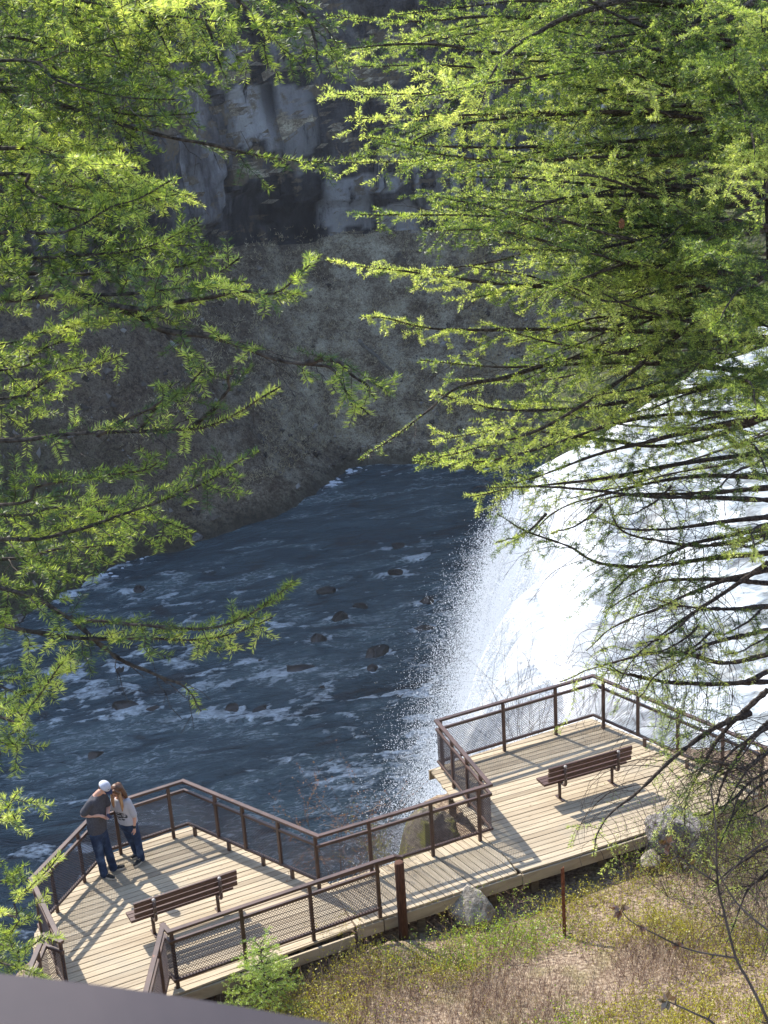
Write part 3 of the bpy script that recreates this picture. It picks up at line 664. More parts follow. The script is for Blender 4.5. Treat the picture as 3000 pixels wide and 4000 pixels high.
deck('viewing_deck', 'weathered plank viewing deck where the couple stands', [(LD, a25), (LDx, a25)],
     [(LD[5], (-.95, 20.06))], lines(inset(LD, .02), a25+math.pi/2, .8), [(-5.6, 20.5, -9), (-5.0, 22.3, -9), (-3.9, 23.2, -9), (-2.4, 21.9, -6), (-3.2, 19.4, -1.2), (-1.2, 20.3, -1.2)], 1)
WK = [(-1.39, 21.50), (1.40, 22.80), (2.02, 21.53), (-.46, 20.44), (-.91, 20.25)]
deck('boardwalk', 'short plank walkway joining the two viewing decks', [(WK, math.radians(-58))], [((-.9, 20.24), (-.46, 20.425)), ((-.44, 20.434), (2.03, 21.512))],
     [((-.8, 20.5), (1.9, 21.66)), ((-1.3, 21.45), (1.35, 22.68))], [(.2, 20.9, -1.4), (1.5, 21.5, -1.4), (.2, 22.1, -3)], 11)
RD = [(1.415, 22.84), (.60, 25.28), (4.13, 27.0), (6.98, 23.62), (4.27, 22.42), (2.05, 21.52)]
deck('viewing_deck', 'weathered plank viewing deck jutting out beside the waterfall', [(RD, .375)],
     [(A(RD[4])-A([0, .02]), A(RD[3])-A([0, .02])), (A(RD[5])-A([-.0, .02]), A(RD[4])-A([.0, .02])), (A([.58, 25.3]), A([4.12, 27.03]))], lines(inset(RD, .02), .375+math.pi/2, .8), [(2.3, 21.9, -1.6), (3.6, 22.5, -1.6), (5.2, 23.2, -1.6), (1.0, 24.8, -9), (2.4, 25.8, -9), (4.0, 26.5, -9)], 21)

# ------------------------------------------------------------------ railings
ZT, ZM, ZB = 1.10, .905, .175
def net(mb, p0, p1, z0, z1, cw=.054, ch=.027, r=.0052):
    p0 = A(p0, float); p1 = A(p1, float); L = np.linalg.norm(p1-p0); d = (p1-p0)/L
    nx_ = max(2, int(L/(cw/2))); nz_ = max(2, int((z1-z0)/ch)); cw2 = L/nx_; ch2 = (z1-z0)/nz_
    i, j = np.meshgrid(np.arange(nx_+1), np.arange(nz_+1), indexing='ij'); zz_ = np.clip(z0+j*ch2+np.where((i+j) % 2, .36, -.36)*ch2, z0, z1)
    P = np.stack([p0[0]+d[0]*i*cw2, p0[1]+d[1]*i*cw2, zz_], -1)
    mb.segs(P[:-1].reshape(-1, 3), P[1:].reshape(-1, 3), r, r)
def XYZ(p, z): return (p[0], p[1], z)
def railing(name, label, runs, posts, verts=(), stubs=(), nets=True, miter=True):
    t = thing(name, label, 'railing', (runs[0][0][0], runs[0][0][1], 0))
    top, mid, bot, nt_ = MB(), MB(), MB(), MB()
    kz = 1 if 'right viewing' in label else 0
    for run in runs:
        for a, b in zip(run[:-1], run[1:]):
            kz += 1; ZT, ZM, ZB = 1.10+.0022*(kz % 3), .905+.0022*(kz % 3), .175+.0022*(kz % 3)
            a = A(a, float); b = A(b, float); d = (b-a)/np.linalg.norm(b-a)
            top.bar(XYZ(a-d*.035, ZT), XYZ(b+d*.035, ZT), .085, .048)
            mid.bar(XYZ(a-d*.02, ZM), XYZ(b+d*.02, ZM), .055, .055)
            bot.bar(XYZ(a-d*.02, ZB), XYZ(b+d*.02, ZB), .055, .05)
            if nets: net(nt_, a, b, ZB+.02, ZM-.02)
    part('top_rail', top, M['paint'], t); part('mid_rail', mid, M['paint'], t); part('bottom_rail', bot, M['paint'], t)
    if nets: part('mesh_panel', nt_, M['mesh'], t)
    ZT, ZB = 1.10, .175
    for p in posts:
        mb = MB(); mb.bar(XYZ(p, .0), XYZ(p, ZT-.02), .062, .062, up=(.93, .37, 0)); part('post', mb, M['paint'], t)
    for p in verts:
        mb = MB(); mb.bar(XYZ(p, ZB-.022), XYZ(p, ZT-.02), .06, .06, up=(.75, -.66, 0)); part('post', mb, M['paint'], t)
    for p in stubs:
        mb = MB(); mb.bar(XYZ(p, 0), XYZ(p, ZB+.02), .062, .062, up=(.75, -.66, 0)); part('stub_post', mb, M['paint'], t)
    return t
def X2(x, y, z): return PZ(x, y, z)[:2]
c2 = lambda x, y: (600+x/2.765, 3000+y/2.765)
c5 = lambda x, y: (2200+x/2.07375, 2550+y/2.07375)
C1, C2, C3, LB, AP, WC, WE = (-6.34, 20.58), (-5.50, 18.80), (-5.80, 18.99), (-5.52, 22.77), (-4.10, 23.51), (-1.50, 21.33), (1.62, 22.68)
RF, RA, RE = (.78, 25.24), (4.16, 26.79), (6.85, 23.40)
def on(p, a, b):                # nearest point of the line a-b
    p, a, b = A(p[:2]), A(a), A(b); d = b-a; return a+d*((p-a)@d)/(d@d)
vt = [on(X2(*c2(x, y), 1.08), AP, WC) for x, y in ((640, 300), (940, 420), (1320, 580))]
st = [X2(*c2(x, y), 0) for x, y in ((432, 742), (803, 900), (1173, 1063), (1486, 1200))]
st = [on(p, AP, WC)+.35*(p-on(p, AP, WC)) for p in st]
LW = lambda a, b, f: tuple(A(a)+(A(b)-A(a))*f)
railing('deck_railing', 'brown metal railing with mesh panels round the outer edge of the left viewing deck', [[C3, C2, C1, LB, AP, WC], [C3, (-5.95, 16.4)]],
        [(-5.84, 22.06), (-6.16, 21.18), (-4.37, 23.33), (-5.31, 22.9), (-1.56, 21.37), LW(C1, C2, .12), LW(C1, C2, .62), LW(C1, C2, .97), (-5.82, 18.6), (-5.93, 17.0)], vt, st)
railing('boardwalk_railing', 'brown metal railing with mesh panels along the river side of the plank walkway', [[WC, WE]],
        [(1.39, 22.57), (.50, 22.18), (-.62, 21.70)])
vr = [on(X2(*c5(x, y), 1.08), RA, RE) for x, y in ((597, 350), (952, 470))]
vr += [on(A(vr[1])+1.1*A([.65, -.76]), RA, RE)]
sr = [X2(*c5(660, 758), 0), on(A(vr[1])+.35*A([.65, -.76]), RA, RE)-A([.1, .06])]
railing('deck_railing', 'brown metal railing with mesh panels round the right viewing deck beside the fall', [[WE, RF, RA, RE]],
        [(1.035, 24.5), (1.27, 23.77), (1.48, 23.15), (2.17, 25.82), (3.31, 26.37), (.86, 25.25), (4.33, 26.5), (6.8, 23.4)], vr, sr)
FL, FR = (-3.80, 18.87), (-.22, 20.56)
t = railing('deck_railing', 'straight brown metal railing with mesh panels along the near side of the left viewing deck', [[(-3.92, 19.06), FL, (-.48, 20.45)], [(-3.92, 19.06), (-4.0, 16.4)]],
            [(-.50, 20.44), (-1.62, 19.92), (-2.71, 19.38), (-3.78, 18.92), (-3.93, 18.5), (-3.98, 17.0)])
mb = MB(); mb.bar((-.5, 20.437, ZT+.002), (-.2, 20.567, ZT+.002), .083, .05); mb.bar((-.2, 20.567, ZT+.01), (-.08, 20.62, ZT-.05), .081, .046); mb.bar((-.08, 20.62, ZT-.03), (-.08, 20.62, ZT-.12), .08, .04, up=(.92, .4, 0))
part('rail_end', mb, M['paint'], t)

# ------------------------------------------------------------------ benches
def bench(name, label, x, y, ang):
    t = thing(name, label, 'bench', (0, 0, 0), 'slatted benches on the viewing decks')
    def bx_(mb, c, s): mb.bar((c[0]-s[0]/2, c[1], c[2]), (c[0]+s[0]/2, c[1], c[2]), s[1], s[2], bev=.006)
    L = 1.83
    for k, zc in enumerate((.795, .685, .565)):
        mb = MB(); bx_(mb, (L/2, .04+.018*k, zc), (L, .045, (.088, .086, .086)[k])); obj('back_slat', mb, M['slat'], t)
    for k, yc in enumerate((.14, .25, .36)):
        mb = MB(); bx_(mb, (L/2-.06, yc+.03, .44-.004*k), (L, .098, .048)); obj('seat_slat', mb, M['slat'], t)
    for xs_ in (.33, L-.33):
        mb = MB(); mb.tube([(xs_, .23, .0), (xs_, .23, .40)], .031, 12)
        th = np.linspace(0, math.pi/2, 9)
        pts = [(xs_, .42, .388), (xs_, .16, .388)]+[(xs_, .06+.0-.085*math.sin(a)+.01, .388+.085*(1-math.cos(a))) for a in th]+[(xs_, -.012, .62), (xs_, -.012, .815)]
        mb.tube(pts, .03, 12)
        s = obj('support', mb, M['paint'], t, True)
        mb = MB(); mb.tube([(xs_, -.012, .812), (xs_, -.012, .826), (xs_, -.012, .84), (xs_, -.012, .848)], [.033, .032, .024, .006], 12); obj('end_cap', mb, M['cap'], s, True)
        mb = MB(); mb.box((xs_, .23, .008), (.07, .26, .012)); obj('base_plate', mb, M['paint'], s)
        for zc in (.795, .685, .565):
            mb = MB(); mb.tube([(xs_, -.046, zc), (xs_, -.038, zc)], .009, 8); obj('bolt', mb, M['cap'], s)
    t.location = (x, y, 0); t.rotation_euler = (0, 0, ang); return t
M['cap'] = simple('bare_metal_cap', (.30, .27, .25), (.42, .38, .35), 9, .32, .6, .05)
bench('slatted_bench', 'brown slatted bench on the left deck, behind the couple', -4.548, 20.032, .45)
bench('slatted_bench', 'brown slatted bench on the right deck, nearest the waterfall', 2.822, 23.525, .38)

# ------------------------------------------------------------------ posts and boulders on the slope
p = A([-.12, 20.36, 0]); hh = 1.13; mb = MB(); mb.tube([(p[0], p[1], -.45), (p[0], p[1], hh-.03), (p[0], p[1], hh-.005), (p[0], p[1], hh)], [.082, .082, .074, .055], 16)
tag(obj('wooden_post', mb, M['post_wood'], smooth=True), 'thick round red brown wooden post beside the plank walkway', 'post')
p = PZ(2205, 3645, -.2); p[2] = float(_gxi(p[0], p[1])); q = p+A([.0, .12, 1.25])
mb = MB(); mb.bar(p-A([0, 0, .15]), q, .056, .006, up=(.2, -1, 0)); mb.bar(p-A([0, 0, .15])+A([.025, .03, 0]), q+A([.025, .03, 0]), .006, .056, up=(.2, -1, 0))
tag(obj('steel_post', mb, M['rust']), 'thin leaning rusty steel post standing in the undergrowth', 'post')
def rockm(name, a, b, moss=None):
    mt, t, out = newmat(name); v = coords(t); n = noise(t, v, 3, 6, .65); n2 = noise(t, v, 12, 5, .65)
    c = mix(t, smooth01(t, n2, .35, .65), a, b); c = mix(t, mth(t, 'MULTIPLY', smooth01(t, n, .55, .7), .7), c, (.10, .085, .07))
    if moss:
        c = mix(t, smooth01(t, noise(t, v, 2.2, 5, .6), .45, .58), c, moss)
    bsdf(t, out, c, .92, .2, bump(t, mth(t, 'ADD', n, n2), .9, .05)); return mt
M['tanrock'] = rockm('tan_boulder', (.22, .19, .15), (.42, .375, .31)); M['greyrock'] = rockm('grey_boulder', (.11, .10, .095), (.31, .285, .27)); M['mossrock'] = rockm('mossy_boulder', (.08, .07, .055), (.2, .17, .13), (.15, .15, .03))
p = PZ(1846, 3535, -.30); boulder('boulder', (p[0], p[1]+.06, -.42), (.50, .42, .46), M['tanrock'], 'pale tan boulder lying against the walkway edge', None, 31, 'boulder', 5)
p = PZ(2640, 3225, -.1); boulder('boulder', (p[0]+.12, p[1]-.28, -.10), (.66, .50, .52), M['greyrock'], 'large rough grey boulder beside the right deck', None, 4, 'boulder', 5, .3)
p = PZ(2545, 3335, -.3); boulder('boulder', (p[0], p[1]-.1, -.42), (.26, .22, .2), M['tanrock'], 'small pale boulder below the large grey one', None, 9, 'boulder', 4)
boulder('boulder', (.42, 23.35, -.62), (.78, .62, .72), M['mossrock'], 'mossy boulder behind the mesh of the walkway railing', None, 21, 'boulder', 5)

# ------------------------------------------------------------------ blurred rail in front of the photographer
a, b = PD(-500, 3905, .56), PD(1300, 4135, .60); b2 = PD(3600, 4560, .76)
t = thing('lookout_railing', 'out of focus brown rail right in front of the viewer', 'railing', a)
M['nearpaint'] = simple('near_rail_paint', (.052, .038, .038), (.068, .05, .048), 12, .5, .5, .1, .001)
mb = MB()
pts = catmull([a, b, b2], 14)
for k in range(len(pts)-1): pass
W_, H_ = .05, .16
sec = []
for k, pnt in enumerate(pts):
    d = pts[min(k+1, len(pts)-1)]-pts[max(k-1, 0)]; d /= np.linalg.norm(d); sd = np.cross(d, A([0, 0, 1.])); sd /= np.linalg.norm(sd); uu = np.cross(sd, d)
    for (s_, h_) in ((-.025, 0), (.019, 0), (.025, -.006), (.025, -H_), (-.025, -H_)): sec.append(pnt+sd*s_+uu*h_)
q = [[k*5+j, k*5+(j+1) % 5, (k+1)*5+(j+1) % 5, (k+1)*5+j] for k in range(len(pts)-1) for j in range(5)]
mb.add(sec, q); part('top_rail', mb, M['nearpaint'], t)

#SECTION3
# ------------------------------------------------------------------ conifers
UPV = A([0, 0, 1.])
def norm(a): return a/(np.linalg.norm(a, axis=-1, keepdims=True)+1e-9)
def needles_on(mb, p0, p1, per_m, L, w, rag=1., flat=.55, mi=0):
    p0 = np.asarray(p0); p1 = np.asarray(p1); ln = np.linalg.norm(p1-p0, axis=1); cnt = np.maximum(1, rng.poisson(ln*per_m*rag)); idx = np.repeat(np.arange(len(p0)), cnt)
    if len(idx) == 0: return
    u = rng.random(len(idx))[:, None]; d = norm(p1-p0)[idx]; b = p0[idx]*(1-u)+p1[idx]*u
    s = np.cross(d, UPV[None]); s = norm(s); n2 = np.cross(s, d)
    th = rng.uniform(0, 2*np.pi, len(idx)); sx = np.cos(th); sy = np.sin(th)*flat+.22
    rad = norm(s*sx[:, None]+n2*sy[:, None]); ph = rng.uniform(.85, 1.32, len(idx))[:, None]
    mb.kites(b, d*np.cos(ph)+rad*np.sin(ph), L*rng.uniform(.7, 1.15, len(idx)), w, mi=mi)
def limb(tree, pts, r0, mat, sub=.28, gap=.045, start=.15, nl=.0235, nw=.0025, per_m=760, roll=None, droop=.12, foli=1., bare=0., tert=.055, tl=.105, flat=.38, curl=0., smooth_n=8, seed=None, r1=.0022, old=.46):
    P = resample(catmull(pts, smooth_n), 46); P = P+np.stack([fbm(np.stack([np.linspace(0, 5, 46), np.full(46, rng.random()*90), np.full(46, k*3.)], -1), 3, 5) for k in range(3)], 1)*(.012+.02*min(1, r0/.02))*np.linspace(0.1, 1, 46)[:, None]
    R_ = r0*(1-np.linspace(0, 1, 46)**.8)+r1
    R_ = R_*(1+rng.normal(size=46)*.13); b = MB(); b.tube(P, R_, 7); nd = MB(); L = np.linalg.norm(np.diff(P, axis=0), axis=1).sum()
    tgp = norm(np.gradient(P, axis=0)); roll = rng.uniform(-.5, .5) if roll is None else roll
    n = max(2, int(L*(1-start)/gap)); us = np.sort(start+(1-start)*(np.arange(n)+rng.uniform(-.3, .3, n))/n); us = np.clip(us, 0, .995)
    s0, s1, ra, rb = [], [], [], []; t0, t1, ages = [], [], []
    sg = 1
    for u in us:
        k = u*45; i = min(int(k), 44); f = k-i; p = P[i]*(1-f)+P[i+1]*f; tg_ = tgp[i]
        sd = norm(np.cross(tg_, UPV)); up = np.cross(sd, tg_); a = roll+rng.normal()*.38
        sdir = (sd*math.cos(a)+up*math.sin(a))*sg; sg = -sg
        ln = (sub*(1-u)**.55*min(1, (u-start)*4+.45)+.05)*rng.uniform(.45, 1.15)
        m_ = max(4, int(ln/.035)); w_ = np.linspace(0, 1, m_+1)[:, None]
        dr = norm(tg_*rng.uniform(.45, .8)+sdir*.8)
        path = p+dr*ln*w_+tg_*ln*.22*w_**2-UPV*droop*ln*w_**1.7*rng.uniform(.2, 1.6)+rng.normal(size=3)*ln*.10*w_**2
        if curl: path = path+(np.sin(w_*2.6)*sdir*curl*ln*.5)-UPV*curl*ln*.55*w_**2
        path[1:] += rng.normal(size=(m_, 3))*.0035
        rr = .0011+.0030*(ln/.5)*(1-np.linspace(0, 1, m_+1))
        s0.append(path[:-1]); s1.append(path[1:]); ra.append(rr[:-1]); rb.append(rr[1:])
        dead = rng.random() < bare
        if not dead:
            h = int(m_*.18); t0.append(path[h:-1]); t1.append(path[h+1:]); ages.append(.18+.5*u)
        k2 = max(1, int(ln/tert)); uu = (np.arange(k2)+rng.uniform(.2, .8, k2))/k2*.96+.04
        ix = np.minimum((uu*m_).astype(int), m_-1); ff = (uu*m_-ix)[:, None]; bp = path[ix]*(1-ff)+path[ix+1]*ff
        td = norm(path[ix+1]-path[ix]); sid = norm(np.cross(td, np.cross(tg_, sdir)+rng.normal(size=(k2, 3))*.35)); al = np.where(np.arange(k2) % 2, 1, -1)[:, None]
        tln = tl*rng.uniform(.45, 1.25, k2)*(1.1-.55*uu)*min(1.3, .5+ln/.25)
        e = bp+norm(td*.75+sid*al*.75+rng.normal(size=(k2, 3))*.16)*tln[:, None]-UPV*tln[:, None]*.12
        s0.append(bp); s1.append(e); ra.append(np.full(k2, .0012)); rb.append(np.full(k2, .0008))
        if not dead:
            o_ = uu < rng.uniform(.25, .75)
            for w_, g_ in ((o_, .16+.45*u), (~o_, .5+.4*u)):
                if w_.any(): t0.append(bp[w_]); t1.append(e[w_]); ages.append(g_)
    b.segs(np.concatenate(s0), np.concatenate(s1), np.concatenate(ra), np.concatenate(rb))
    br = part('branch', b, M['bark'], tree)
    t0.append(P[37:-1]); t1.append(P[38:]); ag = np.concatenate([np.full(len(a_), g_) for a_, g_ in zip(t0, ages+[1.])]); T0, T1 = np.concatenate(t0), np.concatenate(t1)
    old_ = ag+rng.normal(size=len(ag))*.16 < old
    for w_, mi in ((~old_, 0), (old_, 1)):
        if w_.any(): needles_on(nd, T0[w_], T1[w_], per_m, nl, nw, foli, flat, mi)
    if nd.n:
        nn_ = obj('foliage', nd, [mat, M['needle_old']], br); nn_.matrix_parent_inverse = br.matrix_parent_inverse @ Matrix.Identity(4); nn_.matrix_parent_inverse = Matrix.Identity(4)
    return br

# left tree: its trunk stands just outside the frame
LT = DD(-560, 900, 4.6)
left = thing('fir_tree', 'bright green fir branches reaching in from the left edge', 'tree', (LT[0], LT[1], 9.0))
mb = MB(); zt = np.linspace(8.6, 18, 30); mb.tube(np.stack([LT[0]-.02*(zt-12), LT[1]+zt*0, zt], 1)+rng.normal(size=(30, 3))*.008, np.linspace(.17, .07, 30), 14); part('trunk', mb, M['bark'], left, True)
def LL(pts, dep, r0=.012, d1=None, **k):
    n = len(pts); ds = np.linspace(dep, dep if d1 is None else d1, n)
    w = [DD(x, y, d) for (x, y), d in zip(pts, ds)]
    if pts[0][0] <= 20:                      # rooted on the trunk outside the frame
        w = [A([LT[0], LT[1], w[0][2]-.05])]+w
        k['start'] = max(k.get('start', .15), .42)
    limb(left, w, r0, M['needle'], **k)
LL([(0, 1089), (75, 1056), (186, 1035), (300, 1008), (330, 990)], 4.1, .012, 3.9, sub=.2)
LL([(0, 1165), (140, 1150), (275, 1103), (373, 1065), (448, 1033), (500, 1000), (520, 985)], 4.2, .012, 3.9, sub=.24)
LL([(0, 1120), (120, 1100), (240, 1110), (330, 1125), (400, 1150)], 4.3, .01, 4.1, sub=.24)
LL([(0, 1205), (110, 1190), (200, 1180), (290, 1175)], 4.6, .01, 4.4, sub=.2, bare=.3)
LL([(0, 1270), (84, 1294), (149, 1332), (233, 1341), (299, 1352), (420, 1356), (513, 1330), (600, 1272), (628, 1250)], 4.1, .014, 3.8, sub=.15, bare=.12)
LL([(0, 1348), (93, 1364), (196, 1378), (336, 1378), (420, 1382), (504, 1369), (585, 1335)], 4.15, .013, 3.9, sub=.15, bare=.2)
LL([(150, 1332), (233, 1406), (289, 1439), (364, 1471), (401, 1490), (440, 1532)], 4.15, .007, 4.0, sub=.11, bare=.8, gap=.06, droop=.6, tert=.08)
LL([(0, 1546), (47, 1541), (84, 1508), (126, 1452), (165, 1410)], 4.0, .009, 3.9, sub=.16)
LL([(0, 1480), (40, 1500), (80, 1490), (130, 1462), (170, 1450)], 4.1, .007, 4.0, sub=.13)
LL([(0, 1600), (20, 1590), (45, 1575)], 4., .006, 4.0, sub=.12)
LL([(0, 653), (120, 643), (250, 640), (340, 633), (430, 610), (505, 560)], 4.2, .014, 3.9, sub=.22)
LL([(180, 643), (240, 660), (310, 668), (380, 653), (450, 638), (525, 625), (600, 625), (672, 580)], 4.1, .010, 3.8, sub=.16, start=.05)
LL([(240, 660), (300, 683), (350, 713), (450, 728), (525, 748), (600, 773), (675, 783), (725, 793), (755, 848), (795, 885)], 4.1, .010, 3.75, sub=.12, bare=.25, start=.05, gap=.05, droop=.5)
LL([(660, 783), (720, 778), (770, 815), (812, 855)], 3.85, .006, 3.75, sub=.10, start=.1, droop=.4)
LL([(0, 953), (100, 948), (200, 940), (290, 933), (375, 928), (450, 923), (515, 898), (550, 878), (598, 850)], 4.2, .013, 3.9, sub=.10, bare=.55)
LL([(300, 930), (350, 870), (400, 840), (440, 800)], 4.1, .006, 3.9, sub=.12, start=.3)
LL([(420, 920), (470, 875), (500, 820), (505, 800)], 4.05, .006, 3.9, sub=.12, start=.3)
LL([(210, 940), (270, 905), (330, 880), (372, 830)], 4.1, .006, 3.9, sub=.14, start=.25)
LL([(0, 860), (60, 845), (130, 800), (200, 790), (260, 770)], 4.5, .009, 4.3, sub=.2)
LL([(0, 800), (60, 770), (110, 745), (180, 720)], 4.5, .008, 4.4, sub=.2)
LL([(0, 740), (80, 720), (180, 700), (275, 690)], 4.4, .008, 4.2, sub=.2)
LL([(0, 195), (120, 225), (220, 260), (360, 300), (450, 318), (525, 335), (600, 348), (700, 355), (775, 345)], 4.4, .016, 4.6, sub=.13, bare=.55, foli=.9)
LL([(0, 380), (60, 405), (125, 440), (190, 455), (260, 450), (320, 440), (382, 425)], 4.2, .012, 4.0, sub=.22)
LL([(0, 500), (40, 495), (100, 500), (160, 485), (235, 445), (300, 430), (375, 392)], 4.1, .010, 3.9, sub=.18)
LL([(0, 560), (150, 560), (300, 545), (380, 510), (425, 485)], 4.2, .012, 4.0, sub=.24)
LL([(0, 600), (120, 600), (250, 590), (400, 580), (470, 545)], 4.4, .011, 4.2, sub=.2)
for k in range(19):                          # the dense upper left mass
    y0 = -150+k*31+rng.uniform(-15, 15); x1 = rng.uniform(300, 540)*(1 if y0 < 180 else .86); dy = rng.uniform(20, 150)
    dp = rng.uniform(4.0, 5.6)
    LL([(0, y0), (x1*.33, y0+dy*.5), (x1*.66, y0+dy*.9), (x1, y0+dy+rng.uniform(-40, 30))], dp, rng.uniform(.008, .015), dp-rng.uniform(0, .5), sub=.34, gap=.04, bare=.1)
for k in range(5):
    x0 = 120+k*110; LL([(x0, -90), (x0+60, -10), (x0+110, 60), (x0+130, 130+rng.uniform(-20, 60))], 4.6, .01, 4.4, sub=.26, start=.1)
# sprigs low on the left edge
LL([(0, 1971), (27, 1943), (67, 1903), (100, 1877), (133, 1838)], 4.6, .006, 4.5, sub=.12, gap=.06)
LL([(0, 1760), (20, 1740), (48, 1705)], 4.6, .005, 4.5, sub=.12)
LL([(0, 2080), (30, 2055), (60, 2045), (85, 2020)], 4.7, .005, 4.6, sub=.13)
LL([(0, 1900), (25, 1890), (50, 1872)], 4.7, .005, 4.6, sub=.11)
LL([(0, 2040), (20, 2025), (45, 1995)], 4.8, .005, 4.6, sub=.1)

# right tree
TD = 9.6
TP = [DD(1668, -700, TD), DD(1672, 200, TD), DD(1684, 600, TD), DD(1705, 1000, TD), DD(1740, 1400, TD), DD(1800, 1900, TD)]
g_ = TP[-1].copy(); gb = A([g_[0]+.1, g_[1], float(_gxi(min(g_[0], 29), g_[1]))-.2])
right = thing('fir_tree', 'large fir tree with dark trunk near the right edge, bare lower branches', 'tree', gb)
tp = resample(catmull(TP+[gb], 8), 44); mb = MB(); mb.tube(tp+rng.normal(size=tp.shape)*.006, np.linspace(.05, .13, 44), 16); part('trunk', mb, M['bark'], right, True)
def trunk_at(yd):
    z = DD(1600, yd, TD)[2]; k = np.abs(tp[:, 2]-z).argmin(); return tp[k].copy()
def RR(pts, d1, r0=.02, d0=TD, **k):
    n = len(pts); ds = np.linspace(d0, d1, n); w = [DD(x, y, d) for (x, y), d in zip(pts, ds)]
    if pts[0][0] == 1640: w[0] = trunk_at(pts[0][1])
    kk = dict(old=.38, sub=.42, gap=.075, nl=.027, nw=.0040, per_m=470, tert=.070, tl=.115, start=.2, flat=.5); kk.update(k)
    limb(right, w, r0, M['needle_far'], r1=.0035, **kk)
SP = dict(bare=.72, gap=.06, curl=.6, foli=.8, sub=.5)
RR([(1640, 868), (1468, 937), (1308, 980), (1148, 1028), (1062, 1055)], 8.6, .022, bare=.25)
RR([(1640, 990), (1468, 1001), (1308, 1033), (1121, 1055), (1010, 1075)], 8.9, .02, bare=.3)
RR([(1640, 1086), (1521, 1065), (1361, 1065), (1254, 1086)], 9.2, .02, **SP)
RR([(1640, 745), (1361, 756), (1201, 782), (1094, 815), (987, 836), (923, 884), (828, 958), (775, 996)], 8.2, .026, bare=.75, sub=.28, foli=.7)
RR([(1640, 713), (1308, 713), (1121, 713), (934, 713), (828, 686), (774, 681)], 8.6, .024, bare=.35)
RR([(1640, 612), (1414, 612), (1254, 622), (1094, 617), (934, 596), (774, 575), (700, 560)], 8.7, .024)
RR([(1640, 450), (1574, 443), (1414, 424), (1308, 421), (1212, 427), (1121, 464), (1041, 533)], 8.4, .024, bare=.6)
RR([(1640, 373), (1521, 336), (1308, 320), (1094, 320), (934, 315), (780, 300)], 8.8, .026, bare=.2)
RR([(1640, 250), (1308, 245), (1094, 256), (961, 277), (840, 330)], 8.6, .024, bare=.2)
RR([(1420, -60), (1329, 0), (1201, 48), (1094, 117), (1030, 240)], 8.2, .026, 8.9, bare=.5)
RR([(1640, 60), (1382, 90), (1228, 112), (1094, 117), (934, 96), (774, 101), (680, 110)], 8.8, .026, bare=.2)
RR([(1640, 20), (1400, 50), (1060, 38), (860, 45), (700, 30)], 9.3, .022)
RR([(1640, 600), (1500, 700), (1330, 830), (1180, 920), (1050, 960), (930, 990)], 8.3, .024, bare=.3)
RR([(1640, 800), (1450, 850), (1250, 880), (1080, 880), (920, 850)], 8.7, .022)
RR([(1640, 930), (1460, 960), (1300, 950), (1100, 930), (930, 960)], 9.2, .018)
RR([(1640, 880), (1400, 900), (1200, 960), (1040, 1000), (890, 995)], 8.8, .018)
for k in range(58):                          # the dense upper crown
    y0 = rng.uniform(-260, 800); x1 = rng.uniform(690, 1250) if y0 < 500 else rng.uniform(900, 1300); dy = rng.uniform(-110, 130); d1 = TD+rng.uniform(-2.2, 2.0)
    RR([(1640, y0), (1640-(1640-x1)*.35, y0+dy*.15+rng.uniform(-30, 30)), (1640-(1640-x1)*.7, y0+dy*.6+rng.uniform(-20, 30)), (x1, y0+dy)], d1, rng.uniform(.012, .02), sub=.5, bare=.12 if y0 < 600 else .3, per_m=430)
for k in range(16):                          # short twigs between them and towards the right edge
    y0 = rng.uniform(0, 1150); x1 = rng.uniform(1350, 1700); RR([(1640, y0), (1640-(1640-x1)*.5, y0+rng.uniform(-30, 40)), (x1, y0+rng.uniform(-60, 90))], TD+rng.uniform(-2.2, -.8), .012, sub=.35, bare=.35)
for k in range(20):                          # bare dark limbs through the crown
    y0 = rng.uniform(-100, 900); x1 = rng.uniform(950, 1350); dy = rng.uniform(-260, 200)
    RR([(1640, y0), (1640-(1640-x1)*.4, y0+dy*.25+rng.uniform(-30, 30)), (1640-(1640-x1)*.75, y0+dy*.7), (x1, y0+dy)], TD-rng.uniform(.6, 2.2), rng.uniform(.014, .022), sub=.4, gap=.06, bare=.85, curl=.4, tert=.06, tl=.12)
for k in range(26):                          # leafy twigs between the trunk and the viewer
    y0 = rng.uniform(-60, 1000); x1 = rng.uniform(1480, 1720); a_ = rng.uniform(1560, 1680)
    RR([(a_, y0), ((a_+x1)/2, y0+rng.uniform(-20, 40)), (x1, y0+rng.uniform(-40, 110))], TD-rng.uniform(1.0, 2.6), .009, d0=TD-.6, sub=.36, gap=.06, start=.05)
